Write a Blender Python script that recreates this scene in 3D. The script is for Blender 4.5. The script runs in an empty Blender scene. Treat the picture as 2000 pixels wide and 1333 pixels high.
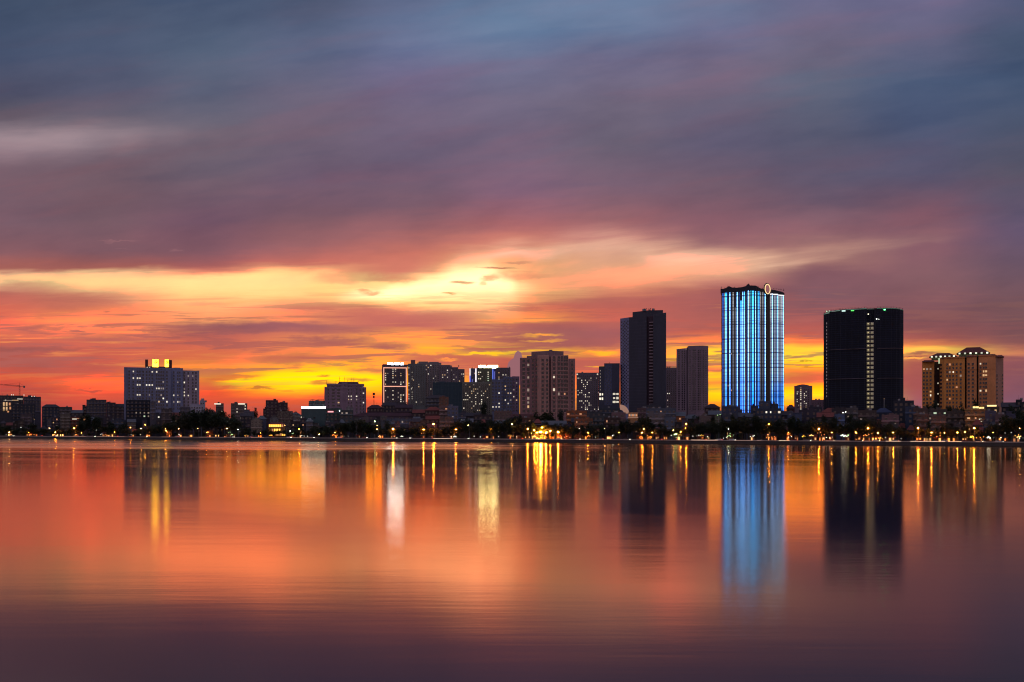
import bpy, math, random
from mathutils import Vector
random.seed(7)
F = 2000*35/36.0          # focal length in photo pixels
H = 10.0                  # eye height above the lake
HZ = 838.0                # row of the horizon in the photo
sc = bpy.context.scene
col = sc.collection

def lin(c):
    return tuple((x/255/12.92 if x/255 <= 0.04045 else ((x/255+0.055)/1.055)**2.4) for x in c)

# ------------------------------------------------------------------ camera
cd = bpy.data.cameras.new("camera"); cam = bpy.data.objects.new("camera", cd); col.objects.link(cam)
cam.location = (0, 0, H); cam.rotation_euler = (math.pi/2, 0, 0)
cd.lens = 35; cd.sensor_width = 36; cd.shift_y = (HZ-666.5)/2000; cd.clip_start = 0.5; cd.clip_end = 60000
sc.camera = cam
sc.view_settings.view_transform = 'Standard'; sc.view_settings.look = 'None'
sc.view_settings.exposure = 0; sc.view_settings.gamma = 1; sc.view_settings.use_curve_mapping = False

# ------------------------------------------------------------------ world sky
world = bpy.data.worlds.new("World"); sc.world = world; world.use_nodes = True
nt = world.node_tree; nt.nodes.clear()

class G:
    """tiny expression builder over shader nodes"""
    def __init__(s, nt): s.nt = nt
    def n(s, t, **k):
        x = s.nt.nodes.new(t)
        for a, b in k.items(): setattr(x, a, b)
        return x
    def put(s, sock, v):
        if isinstance(v, (int, float, tuple)): sock.default_value = v
        else: s.nt.links.new(v, sock)
    def m(s, op, a, b=0.0, c=None, clamp=False):
        x = s.n('ShaderNodeMath', operation=op, use_clamp=clamp)
        s.put(x.inputs[0], a); s.put(x.inputs[1], b)
        if c is not None: s.put(x.inputs[2], c)
        return x.outputs[0]
    def step(s, v, a, b):
        x = s.n('ShaderNodeMapRange', interpolation_type='SMOOTHSTEP')
        s.put(x.inputs[0], v); x.inputs[1].default_value = a; x.inputs[2].default_value = b
        return x.outputs[0]
    def mix(s, f, a, b, mode='MIX'):
        x = s.n('ShaderNodeMix', data_type='RGBA', blend_type=mode)
        s.put(x.inputs[0], f)
        for i, v in ((6, a), (7, b)):
            if isinstance(v, tuple): x.inputs[i].default_value = v if len(v) == 4 else v+(1,)
            else: s.nt.links.new(v, x.inputs[i])
        return x.outputs[2]
    def ramp(s, f, stops, interp='LINEAR'):
        x = s.n('ShaderNodeValToRGB'); r = x.color_ramp; r.interpolation = interp
        s.put(x.inputs[0], f)
        while len(r.elements) < len(stops): r.elements.new(0.5)
        for e, (p, c) in zip(r.elements, stops): e.position = 0
        for i, (p, c) in enumerate(stops):
            r.elements[i].position = p
        for i, (p, c) in enumerate(stops):
            r.elements[i].color = tuple(c)[:3]+(1,)
        return x.outputs[0]
    def xyz(s, x, y, z):
        q = s.n('ShaderNodeCombineXYZ')
        for i, v in enumerate((x, y, z)): s.put(q.inputs[i], v)
        return q.outputs[0]
    def noise(s, vec, scale, detail=4, rough=0.5, dist=0.0):
        q = s.n('ShaderNodeTexNoise'); s.nt.links.new(vec, q.inputs['Vector'])
        q.inputs['Scale'].default_value = scale; q.inputs['Detail'].default_value = detail
        q.inputs['Roughness'].default_value = rough; q.inputs['Distortion'].default_value = dist
        return q.outputs['Fac']
    def sep(s, c):
        q = s.n('ShaderNodeSeparateColor'); s.nt.links.new(c, q.inputs[0]); return q.outputs

g = G(nt)
tc = g.n('ShaderNodeTexCoord'); sp = g.n('ShaderNodeSeparateXYZ'); nt.links.new(tc.outputs['Generated'], sp.inputs[0])
dx, dy, dz = sp.outputs
yy = g.m('MAXIMUM', dy, 0.05)
# bearing and height above the horizon, as tangents (U 0..1 spans 54 degrees of bearing, V 1 = horizon, 0 = 23 degrees up)
U = g.m('MULTIPLY_ADD', g.m('DIVIDE', dx, yy), F/2000, 0.5)
V = g.m('SUBTRACT', 1.0, g.m('MULTIPLY', g.m('DIVIDE', dz, yy), F/HZ))
# warp with stretched noise so that every band gets a torn, wispy edge
pv = g.xyz(g.m('MULTIPLY', U, 5.0), g.m('MULTIPLY', V, 9.0), 3.1)
n1 = g.m('SUBTRACT', g.noise(pv, 1.3, 5, 0.55), 0.5)
pf = g.xyz(g.m('MULTIPLY', U, 14.0), g.m('MULTIPLY', g.m('MULTIPLY_ADD', U, 0.05, V), 62.0), 7.7)
n2 = g.m('SUBTRACT', g.noise(pf, 1.0, 4, 0.55, 0.4), 0.5)
Vw = g.m('ADD', V, g.m('MULTIPLY', n1, 0.030))
Vw = g.m('ADD', Vw, g.m('MULTIPLY', n2, 0.021))
Uw = g.m('ADD', U, g.m('MULTIPLY', n1, 0.05))

n3 = g.m('SUBTRACT', g.noise(g.xyz(g.m('MULTIPLY', U, 62.0), g.m('MULTIPLY', V, 60.0), 2.2), 1.0, 3, 0.6), 0.5)
T = {  # bearing -> (height row, colour) of the cloud deck and of the clear gap under it
0: [(0,62,80,106),(100,66,82,110),(180,76,82,106),(225,86,86,102),(350,110,92,106),(430,116,92,106),(490,132,90,98),(522,165,95,88),(534,232,165,135),(548,238,180,140),(558,215,140,118),(572,186,102,92),(605,205,100,82),(640,226,112,85),(665,205,100,82),(685,168,86,80),(710,180,88,78),(735,220,84,62),(757,205,78,66),(780,170,72,66),(838,150,65,62)],
200:[(0,70,86,112),(100,72,88,116),(180,82,88,112),(240,100,98,114),(350,110,92,105),(430,114,90,102),(490,126,88,98),(522,168,95,88),(534,252,200,148),(552,254,205,140),(575,225,140,110),(605,235,130,92),(640,248,140,92),(665,212,105,85),(690,208,98,80),(715,200,90,76),(735,238,98,66),(750,255,115,60),(770,228,86,62),(800,188,75,65),(838,150,65,62)],
400:[(0,74,92,120),(100,80,98,124),(180,88,98,122),(260,104,102,118),(350,104,92,108),(430,112,84,102),(490,126,86,98),(522,158,90,90),(535,225,125,105),(546,255,220,145),(560,255,225,142),(580,255,195,125),(605,250,175,115),(625,245,160,105),(645,190,100,92),(670,222,108,85),(700,235,118,76),(715,250,150,62),(735,246,150,50),(750,250,110,52),(768,235,86,55),(800,196,80,65),(838,150,65,62)],
600:[(0,74,92,120),(100,90,104,134),(180,102,102,126),(260,104,98,118),(350,104,90,112),(430,122,90,102),(480,150,98,102),(515,198,110,98),(530,245,170,120),(545,255,225,135),(560,255,222,135),(580,255,200,128),(600,235,135,105),(622,235,140,95),(645,190,105,95),(672,238,138,82),(700,232,130,78),(716,252,185,40),(732,255,235,5),(750,255,238,5),(762,255,190,20),(778,232,95,55),(800,205,82,62),(838,150,65,62)],
800:[(0,82,104,138),(80,104,118,152),(140,106,106,140),(220,108,102,128),(330,100,92,116),(400,118,92,108),(450,150,100,106),(495,198,114,100),(535,215,125,105),(555,255,240,150),(575,255,245,150),(592,255,210,125),(606,220,125,105),(635,192,102,95),(655,248,155,78),(680,250,165,65),(700,246,170,55),(725,252,190,40),(755,255,190,20),(780,232,95,55),(838,150,65,62)],
1000:[(0,92,122,156),(60,98,122,154),(120,106,114,146),(200,108,106,132),(300,110,100,124),(380,130,100,122),(440,166,104,108),(475,205,125,108),(505,240,170,120),(540,235,170,115),(570,250,200,120),(600,225,115,88),(622,250,160,80),(640,190,100,88),(660,248,165,70),(675,190,110,85),(690,252,200,45),(706,205,100,85),(730,245,130,70),(760,255,190,30),(838,150,65,62)],
1200:[(0,98,122,156),(60,102,118,150),(120,112,112,142),(200,110,106,128),(280,104,100,120),(360,114,96,116),(430,142,98,106),(470,180,116,116),(500,225,165,135),(530,235,170,130),(560,225,140,105),(585,180,98,90),(620,205,100,85),(650,165,90,92),(672,185,95,88),(690,245,150,70),(705,210,105,80),(730,225,100,80),(770,250,140,60),(838,150,65,62)],
1400:[(0,102,118,150),(60,104,112,146),(120,112,106,132),(200,98,98,122),(280,92,92,118),(360,108,92,110),(430,126,90,104),(480,142,96,104),(505,205,155,130),(525,225,170,135),(545,205,135,118),(565,160,92,92),(620,168,92,90),(650,205,100,82),(668,250,140,75),(680,248,205,55),(698,250,225,50),(712,245,170,60),(722,225,110,70),(735,255,225,30),(750,245,150,60),(765,245,225,20),(785,250,180,20),(800,235,120,40),(838,160,65,62)],
1600:[(0,98,104,138),(80,104,104,130),(160,92,104,128),(260,82,88,112),(340,90,88,112),(400,110,90,108),(450,140,100,110),(485,170,120,115),(510,165,115,110),(535,132,88,98),(580,128,88,98),(620,150,88,92),(650,190,92,80),(668,248,130,70),(682,250,215,60),(700,250,230,50),(714,248,195,30),(722,250,150,50),(732,222,105,70),(745,235,105,66),(755,250,180,20),(775,248,240,10),(788,252,190,15),(800,235,120,40),(838,160,65,62)],
1800:[(0,104,106,140),(80,92,98,128),(160,76,94,124),(240,74,88,118),(340,86,86,112),(400,110,86,104),(450,132,92,104),(480,130,90,102),(540,128,90,98),(600,128,84,92),(640,140,84,88),(662,170,92,85),(674,225,130,80),(683,252,210,85),(690,252,200,85),(697,215,130,85),(712,172,90,82),(760,170,86,86),(790,150,90,102),(838,120,75,80)],
2000:[(0,78,90,122),(80,70,88,116),(160,64,84,114),(240,70,84,110),(340,82,84,104),(400,90,84,108),(450,98,84,110),(520,108,84,100),(600,118,82,88),(650,122,80,86),(676,140,86,86),(685,205,125,92),(691,215,130,95),(700,152,88,92),(750,132,82,95),(790,128,86,105),(838,110,75,90)],
}
keys = sorted(T)
sky = None
for i, k in enumerate(keys):
    c = g.ramp(Vw, [(y/HZ, lin((r, gg, b))) for y, r, gg, b in T[k]], 'EASE' if False else 'LINEAR')
    sky = c if sky is None else g.mix(g.step(Uw, keys[i-1]/2000, k/2000), sky, c)

pq = g.xyz(g.m('MULTIPLY', g.m('MULTIPLY_ADD', V, .9, U), 6.0), g.m('MULTIPLY', g.m('MULTIPLY_ADD', U, .30, V), 34.0), 9.1)
FIL = g.m('MULTIPLY_ADD', g.step(g.noise(pq, 1.0, 4, .6), .30, .62), .65, .42)      # feathered filaments
def ribbon(pts, colour, soft_top=1.0, soft_bot=1.0, gain=1.0, fil=0):
    """a long cloud or gap: pts = (x, y centre, half width, strength) along its length"""
    global sky
    r = g.sep(g.ramp(U, [(x/2000, (y/1000, w/200, a)) for x, y, w, a in pts], 'EASE'))
    vv = g.m('MULTIPLY', Vw, HZ/1000)
    d = g.m('DIVIDE', g.m('SUBTRACT', vv, r[0]), g.m('MULTIPLY', g.m('MAXIMUM', r[1], 0.005), 0.2))
    up = g.m('MULTIPLY', g.m('MAXIMUM', g.m('MULTIPLY', d, -1), 0), 1/soft_top)
    dn = g.m('MULTIPLY', g.m('MAXIMUM', d, 0), 1/soft_bot)
    e = g.m('ADD', up, dn)
    mk = g.m('MULTIPLY', g.m('EXPONENT', g.m('MULTIPLY', g.m('MULTIPLY', e, e), -1)), r[2])
    if fil: mk = g.m('MULTIPLY', mk, FIL)
    sky = g.mix(mk, sky, tuple(c*gain for c in lin(colour)))

PW = g.xyz(g.m('ADD', Uw, g.m('MULTIPLY', n3, 0.022)), g.m('ADD', Vw, g.m('MULTIPLY', n3, 0.014)), 0.0)
def blob(cx, cy, rx, ry, a, colour, slope=0.0, soft=0.35):
    """one ragged streak of cloud"""
    global sky
    if a <= 0: return
    q = g.n('ShaderNodeVectorMath', operation='MULTIPLY_ADD'); nt.links.new(PW, q.inputs[0])
    sx, sy = 2000/rx, HZ/ry
    q.inputs[1].default_value = (sx, sy, 0); q.inputs[2].default_value = (-cx/rx, -cy/ry, 0)
    l = g.n('ShaderNodeVectorMath', operation='LENGTH'); nt.links.new(q.outputs[0], l.inputs[0])
    x = g.n('ShaderNodeMapRange', interpolation_type='SMOOTHSTEP'); nt.links.new(l.outputs['Value'], x.inputs[0])
    x.inputs[1].default_value = .25; x.inputs[2].default_value = 1.3; x.inputs[3].default_value = a; x.inputs[4].default_value = 0
    sky = g.mix(x.outputs[0], sky, lin(colour))

# the long bright tear under the deck and its feathered eastern arm
ribbon([(0,541,12,.6),(120,543,14,.8),(300,547,16,.85),(450,552,16,.9),(560,546,18,.95),(640,540,12,.7),(700,556,10,.6),(760,566,16,.9),(830,556,24,1),(900,550,34,1),(960,548,40,1),(1000,548,36,.75),(1040,545,30,.1),(1100,540,20,0),(2000,540,10,0)], (255,224,148), 0.8, 1.6)
ribbon([(0,540,10,0),(640,578,8,0),(720,574,10,.7),(780,568,14,1),(840,560,20,1),(900,548,30,1),(950,547,34,1),(990,560,24,.85),(1020,565,16,.3),(1060,565,10,0),(2000,500,10,0)], (255,255,186), 0.75, 1.0, gain=1.35)
ribbon([(0,500,10,0),(860,520,10,0),(920,506,12,.5),(1000,493,12,.9),(1060,500,14,.6),(1130,486,16,.45),(1200,482,18,.5),(1300,506,22,.62),(1400,516,18,.85),(1480,518,14,.9),(1540,513,12,.6),(1620,500,11,.30),(1720,482,10,.15),(1820,468,10,.06),(1900,460,10,0),(2000,450,10,0)], (242,192,160), 1.6, .8, gain=1.05, fil=1)
ribbon([(0,500,10,0),(960,540,10,0),(1040,556,14,.5),(1120,548,16,.75),(1200,537,18,.8),(1320,530,14,.7),(1420,522,12,.4),(1500,512,10,0),(2000,450,10,0)], (248,172,126), 1.0, 1.6, fil=1)
ribbon([(0,745,8,0),(400,748,6,0),(470,744,10,.8),(560,740,15,1),(640,738,15,1),(720,742,12,.9),(760,745,9,.4),(830,745,8,0),(2000,745,8,0)], (255,240,2), 1.0, 1.1)
# pale glow high on the left
ribbon([(0,270,26,.62),(120,270,24,.58),(230,266,22,.38),(320,262,20,.16),(400,262,18,0),(2000,262,18,0)], (176,160,168), 1.0, 1.2)
ribbon([(0,300,22,.35),(100,300,22,.2),(220,300,20,0),(2000,262,18,0)], (165,140,150))
# slate gap high right of centre
ribbon([(0,60,40,0),(700,60,50,0),(900,50,50,.3),(1050,45,50,.4),(1200,30,40,.3),(1400,10,40,.1),(1500,0,30,0),(2000,0,30,0)], (104,136,172), 1.3, 1.3)
# stretched streak clouds in the low glow
ps = g.xyz(g.m('MULTIPLY', U, 7.0), g.m('MULTIPLY', g.m('MULTIPLY_ADD', U, 0.03, V), 56.0), 1.3)
st = g.noise(ps, 1.0, 6, 0.62, 0.5)
band = g.ramp(V, [(0,(0,)*3),(0.66,(0,)*3),(0.73,(.5,)*3),(0.77,(.85,)*3),(0.86,(.75,)*3),(0.885,(.25,)*3),(0.92,(.25,)*3),(0.97,(.25,)*3)])
bandv = g.m('MULTIPLY', g.sep(band)[0], g.m('SUBTRACT', 1.0, g.m('MULTIPLY', g.step(U, .78, .86), .85)))
sky = g.mix(g.m('MULTIPLY', g.step(st, 0.50, 0.59), bandv), sky, lin((176,96,90)))
sky = g.mix(g.m('MULTIPLY', g.m('SUBTRACT', 1.0, g.step(st, 0.34, 0.46)), g.m('MULTIPLY', bandv, .6)), sky, lin((252,158,84)))
DK = (156,92,98)
for b in [
 (520,638,200,11,.95,DK),(430,646,90,6,.7,(165,95,95)),(660,646,150,9,.6,(172,98,95)),(800,620,190,20,.7,(190,102,95)),
 (650,664,110,7,.8,(165,92,92)),(770,678,60,7,.8,(168,92,88)),(700,672,120,5,.6,(176,98,90)),(560,702,95,9,.7,(200,104,84)),
 (1120,655,150,20,.85,(158,90,94)),(1000,644,150,6,.7,(168,94,92)),(1020,663,60,4,.7,(165,90,85)),(1150,672,110,12,.7,(165,92,92)),
 (880,703,130,13,.85,(192,92,85)),(960,683,90,4,.7,(190,95,82)),(720,722,50,6,.7,(205,105,75)),(850,720,150,14,.6,(195,92,85)),
 (1000,722,110,16,.85,(200,95,82)),(1130,712,110,16,.5,(205,100,85)),
 (205,664,120,7,.6,(178,98,90)),(70,683,110,6,.7,(150,84,82)),(130,722,150,16,.5,(176,88,80)),(190,765,30,2.5,.8,(190,78,66)),
 (200,754,50,2,.0,(190,78,66)),(300,645,60,3,.6,(175,95,88)),(120,643,60,3,.5,(190,100,85)),(60,560,90,14,.4,(190,110,100)),(110,590,140,22,.5,(190,104,92)),
 (208,611,12,2.5,.7,(190,105,85)),(400,594,50,5,.5,(240,150,115)),(460,733,55,6,.7,(232,110,60)),(425,738,40,3,.6,(228,100,60)),
 (430,756,25,2,.6,(228,100,60)),(505,758,28,2.2,.8,(205,105,55)),(555,762,22,2,.5,(215,120,50)),(635,734,18,2,.8,(205,120,45)),
 (632,748,34,4,.8,(215,110,55)),(705,742,34,4,.7,(205,100,60)),(570,713,25,4,.6,(215,115,75)),(590,722,30,2.5,.6,(225,120,65)),
 (720,570,22,4,.75,(240,160,110)),(915,553,26,4,.8,(205,130,90),-.12),(970,545,20,9,.7,(226,138,92),.3),(958,556,12,5,.5,(226,138,92)),(985,527,42,3,.85,(205,115,90)),(1010,514,32,4,.6,(215,130,105)),
 (872,571,12,2,.7,(215,150,80)),(1035,542,50,9,.6,(225,140,105)),(740,521,70,12,.0,(205,112,95)),(670,545,60,12,.5,(232,140,108)),(770,545,60,8,.6,(215,120,98)),
 (1020,690,60,3,.7,(255,205,50)),(960,694,60,4,.9,(255,215,25)),(1180,690,30,4,.8,(255,195,40)),(1175,716,28,3,.8,(255,190,50)),(880,704,22,3,.7,(250,160,70)),
 (860,690,70,6,.7,(252,180,45)),(1060,655,40,3,.8,(255,175,65)),(1070,667,45,3,.7,(255,175,65)),(1000,625,90,8,.6,(255,165,80)),
 (1590,717,32,2.2,.75,(215,130,40)),(1560,704,40,1.3,.7,(190,130,40)),(1570,694,14,2,.0,(220,150,40)),(1555,743,90,8,.55,(212,100,72)),(1340,716,60,3,.0,DK),
 (1395,724,24,4,.7,(222,110,85)),(1395,703,30,1.6,.6,(205,120,50)),(1312,700,30,2,.7,(190,130,40)),(1810,692,44,4,.9,(165,96,80)),(1780,698,40,1.2,.8,(150,85,60)),
 (1790,701,26,2.5,.8,(255,190,85)),(1850,682,60,4,.0,(255,190,85)),(240,474,44,1.6,.5,(150,105,112)),(232,484,22,1.3,.3,(148,104,112)),(345,490,18,2.2,.45,(152,105,112)),
 (1940,700,60,5,.5,(150,88,88)),(1950,690,60,2,.0,(235,150,95)),
]: blob(*b)
# fine mottling everywhere, broad soft variation in the deck
fm = g.noise(g.xyz(g.m('MULTIPLY', U, 9.0), g.m('MULTIPLY', g.m('MULTIPLY_ADD', U, .35, V), 11.0), 4.4), 1.0, 5, 0.55)
sky = g.mix(1.0, sky, g.ramp(fm, [(0.25,(.82,.84,.88)),(0.5,(1,1,1)),(0.75,(1.17,1.12,1.09))]), 'MULTIPLY')
deck = g.m('SUBTRACT', 1.0, g.step(V, .45, .62))
f2 = g.noise(g.xyz(g.m('MULTIPLY', g.m('MULTIPLY_ADD', V, -.6, U), 3.6), g.m('MULTIPLY', g.m('MULTIPLY_ADD', U, .40, V), 12.0), 6.6), 1.0, 4, 0.52, 0.2)
sky = g.mix(g.m('MULTIPLY', deck, g.step(f2, .50, .68)), sky, g.mix(1.0, sky, (1.12, .985, .97), 'MULTIPLY'))
sky = g.mix(g.m('MULTIPLY', deck, g.m('SUBTRACT', 1.0, g.step(f2, .34, .48))), sky, g.mix(1.0, sky, (.88, .93, .97), 'MULTIPLY'))
sky = g.mix(deck, sky, g.mix(1.0, sky, (1.08, .965, .945), 'MULTIPLY'))
# distant cumulus head over the flats
def cumulus():
    global sky
    pc = g.xyz(g.m('MULTIPLY', U, 60.0), g.m('MULTIPLY', V, 26.0), 0.0)
    nc = g.m('SUBTRACT', g.noise(pc, 2.0, 5, 0.6), 0.5)
    for cx, cy, rx, ry in ((998,740,24,20),(1005,720,15,20),(1012,703,9,16)):
        u = g.m('MULTIPLY', g.m('SUBTRACT', U, cx/2000), 2000/rx); v = g.m('MULTIPLY', g.m('SUBTRACT', V, cy/HZ), HZ/ry)
        r2 = g.m('ADD', g.m('ADD', g.m('MULTIPLY', u, u), g.m('MULTIPLY', v, v)), g.m('MULTIPLY', nc, 1.3))
        sky = g.mix(g.m('SUBTRACT', 1.0, g.step(r2, .92, 1.08)), sky, lin((146,98,108)))
cumulus()
# the glow itself is far redder than the film can hold: its red runs past white
rr_ = g.sep(sky); cc = g.n('ShaderNodeCombineColor')
g.put(cc.inputs[0], g.m('MULTIPLY', rr_[0], g.m('MULTIPLY_ADD', g.step(rr_[0], .75, 1.0), 1.35, 1.0))); g.put(cc.inputs[1], rr_[1]); g.put(cc.inputs[2], rr_[2]); sky = cc.outputs[0]
# the half of the sky behind the viewer: dusk brightened to lift the facades; a faint physical twilight sky lies under it all
nish = g.n('ShaderNodeTexSky', sky_type='NISHITA'); nish.sun_disc = False
nish.sun_elevation = math.radians(0.5); nish.sun_rotation = math.radians(-3.0)
up = g.m('MAXIMUM', dz, 0.0)
dusk = g.ramp(up, [(0,tuple(2.9*c for c in lin((132,106,106)))),(0.3,tuple(2.7*c for c in lin((100,96,110)))),(1,tuple(1.8*c for c in lin((74,84,116))))])
sky = g.mix(g.step(g.m('ADD', dy, g.m('MULTIPLY', dz, -0.12)), 0.10, 0.42), dusk, sky)
b1 = g.n('ShaderNodeBackground'); nt.links.new(sky, b1.inputs[0]); b1.inputs[1].default_value = 1.0
b2 = g.n('ShaderNodeBackground'); nt.links.new(nish.outputs[0], b2.inputs[0]); b2.inputs[1].default_value = 0.002
ad = g.n('ShaderNodeAddShader'); nt.links.new(b1.outputs[0], ad.inputs[0]); nt.links.new(b2.outputs[0], ad.inputs[1])
wo = g.n('ShaderNodeOutputWorld'); nt.links.new(ad.outputs[0], wo.inputs[0])
world.cycles.sampling_method = 'MANUAL'; world.cycles.sample_map_resolution = 512

# ------------------------------------------------------------------ helpers: places
def ds(px): return 19440/(18.5+0.0079*px)          # how far off the shoreline is on this bearing
class Site:
    """a building plot: local x runs across the line of sight, local y away from the viewer, z is height above the lake"""
    def __init__(s, pxc, D):
        s.pxc, s.D = pxc, D
        t = (pxc-1000)/F; s.yaw = -math.atan(t); s.c = math.cos(s.yaw)
        s.loc = (t*D, D, GZ)
    def x(s, px): return (px-s.pxc)/F*s.D*s.c
    def z(s, py): return H+(HZ-py)/F*s.D-GZ
    def w(s, dpx): return dpx/F*s.D*s.c
    def h(s, dpy): return dpy/F*s.D
GZ = 2.0                                             # level of the shore road

def empty(name, loc, rz=0.0):
    o = bpy.data.objects.new(name, None); o.location = loc; o.rotation_euler = (0, 0, rz); o.empty_display_size = 0.5
    col.objects.link(o); return o
def tag(o, label=None, cat=None, group=None, kind=None):
    if label: o['label'] = label
    if cat: o['category'] = cat
    if group: o['group'] = group
    if kind: o['kind'] = kind
    return o
def thing(name, site, label, cat, group=None):
    return tag(empty(name, site.loc, site.yaw), label, cat, group)

# ------------------------------------------------------------------ helpers: meshes
class MB:
    def __init__(s): s.v, s.f, s.m = [], [], []
    def face(s, pts, mi=0):
        i = len(s.v); s.v += [tuple(p) for p in pts]; s.f.append(tuple(range(i, i+len(pts)))); s.m.append(mi)
    def prism(s, poly, z0, z1, mi=0, mtop=None, bottom=False):
        """poly anticlockwise from above; z1 may be a list, one height per corner"""
        n = len(poly); i = len(s.v)
        t = z1 if isinstance(z1, (list, tuple)) else [z1]*n
        s.v += [(x, y, z0) for x, y in poly]+[(poly[k][0], poly[k][1], t[k]) for k in range(n)]
        for k in range(n):
            l = (k+1) % n; s.f.append((i+k, i+l, i+n+l, i+n+k)); s.m.append(mi)
        s.f.append(tuple(i+n+k for k in range(n))); s.m.append(mi if mtop is None else mtop)
        if bottom: s.f.append(tuple(i+k for k in reversed(range(n)))); s.m.append(mi)
    def box(s, x0, x1, y0, y1, z0, z1, mi=0):
        s.prism([(x0, y0), (x1, y0), (x1, y1), (x0, y1)], z0, z1, mi, bottom=True)
    def frustum(s, x0, x1, y0, y1, z0, z1, ix, iy, mi=0):
        i = len(s.v)
        s.v += [(x0,y0,z0),(x1,y0,z0),(x1,y1,z0),(x0,y1,z0),(x0+ix,y0+iy,z1),(x1-ix,y0+iy,z1),(x1-ix,y1-iy,z1),(x0+ix,y1-iy,z1)]
        for q in ((0,1,5,4),(1,2,6,5),(2,3,7,6),(3,0,4,7),(4,5,6,7),(3,2,1,0)): s.f.append(tuple(i+k for k in q)); s.m.append(mi)
    def gable(s, x0, x1, y0, y1, z0, z1, mi=0, side=False):
        i = len(s.v)
        if side:   # the gable end faces the viewer
            xm = (x0+x1)/2
            s.v += [(x0,y0,z0),(x1,y0,z0),(x1,y1,z0),(x0,y1,z0),(xm,y0,z1),(xm,y1,z1)]
            q = ((0,1,4),(1,2,5,4),(2,3,5),(3,0,4,5),(3,2,1,0))
        else:
            ym = (y0+y1)/2
            s.v += [(x0,y0,z0),(x1,y0,z0),(x1,y1,z0),(x0,y1,z0),(x0,ym,z1),(x1,ym,z1)]
            q = ((0,1,5,4),(1,2,5),(2,3,4,5),(3,0,4),(3,2,1,0))
        for k in q: s.f.append(tuple(i+a for a in k)); s.m.append(mi)
    def tube(s, a, b, r0, r1=None, n=6, mi=0, cap=True):
        r1 = r0 if r1 is None else r1
        a, b = Vector(a), Vector(b); d = (b-a)
        if d.length < 1e-6: return
        d.normalize(); u = d.orthogonal().normalized(); w = d.cross(u); i = len(s.v)
        for p, r in ((a, r0), (b, r1)):
            for k in range(n):
                t = 2*math.pi*k/n; s.v.append(tuple(p+u*math.cos(t)*r+w*math.sin(t)*r))
        for k in range(n):
            l = (k+1) % n; s.f.append((i+k, i+l, i+n+l, i+n+k)); s.m.append(mi)
        if cap:
            s.f.append(tuple(i+n+k for k in range(n))); s.m.append(mi)
            s.f.append(tuple(i+k for k in reversed(range(n)))); s.m.append(mi)
    def ball(s, c, r, n=8, m=5, mi=0, sz=1.0):
        i = len(s.v); cx, cy, cz = c
        s.v.append((cx, cy, cz-r*sz))
        for j in range(1, m):
            a = -math.pi/2+math.pi*j/m
            for k in range(n):
                t = 2*math.pi*k/n; s.v.append((cx+r*math.cos(a)*math.cos(t), cy+r*math.cos(a)*math.sin(t), cz+r*sz*math.sin(a)))
        s.v.append((cx, cy, cz+r*sz)); e = len(s.v)-1
        for k in range(n):
            l = (k+1) % n
            s.f.append((i, i+1+l, i+1+k)); s.m.append(mi)
            for j in range(m-2): s.f.append((i+1+j*n+k, i+1+j*n+l, i+1+(j+1)*n+l, i+1+(j+1)*n+k)); s.m.append(mi)
            s.f.append((i+1+(m-2)*n+k, i+1+(m-2)*n+l, e)); s.m.append(mi)
    def torus(s, c, R, r, n=28, m=8, mi=0, yaw=0.0):
        """upright ring"""
        i = len(s.v); cy_, sy_ = math.cos(yaw), math.sin(yaw)
        for a in range(n):
            A = 2*math.pi*a/n
            for b in range(m):
                B = 2*math.pi*b/m; rr = R+r*math.cos(B)
                x, y, z = rr*math.cos(A), r*math.sin(B), rr*math.sin(A)
                s.v.append((c[0]+x*cy_-y*sy_, c[1]+x*sy_+y*cy_, c[2]+z))
        for a in range(n):
            for b in range(m):
                a2, b2 = (a+1) % n, (b+1) % m
                s.f.append((i+a*m+b, i+a*m+b2, i+a2*m+b2, i+a2*m+b)); s.m.append(mi)
    def mesh(s, name, mats):
        me = bpy.data.meshes.new(name); me.from_pydata(s.v, [], s.f)
        for m in mats: me.materials.append(m)
        if any(s.m): me.polygons.foreach_set('material_index', s.m)
        me.update(); return me
    def build(s, name, mats, parent=None, label=None, kind=None, loc=None, rz=None):
        if not isinstance(mats, (list, tuple)): mats = [mats]
        o = bpy.data.objects.new(name, s.mesh(name, mats)); col.objects.link(o)
        if parent is not None: o.parent = parent
        if loc is not None: o.location = loc
        if rz is not None: o.rotation_euler = (0, 0, rz)
        if label: o['label'] = label
        if kind: o['kind'] = kind
        return o
def put(name, me, parent, loc=(0,0,0), rz=0.0, scale=(1,1,1), label=None):
    o = bpy.data.objects.new(name, me); o.parent = parent; o.location = loc; o.rotation_euler = (0,0,rz); o.scale = scale
    if label: o['label'] = label
    col.objects.link(o); return o

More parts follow.
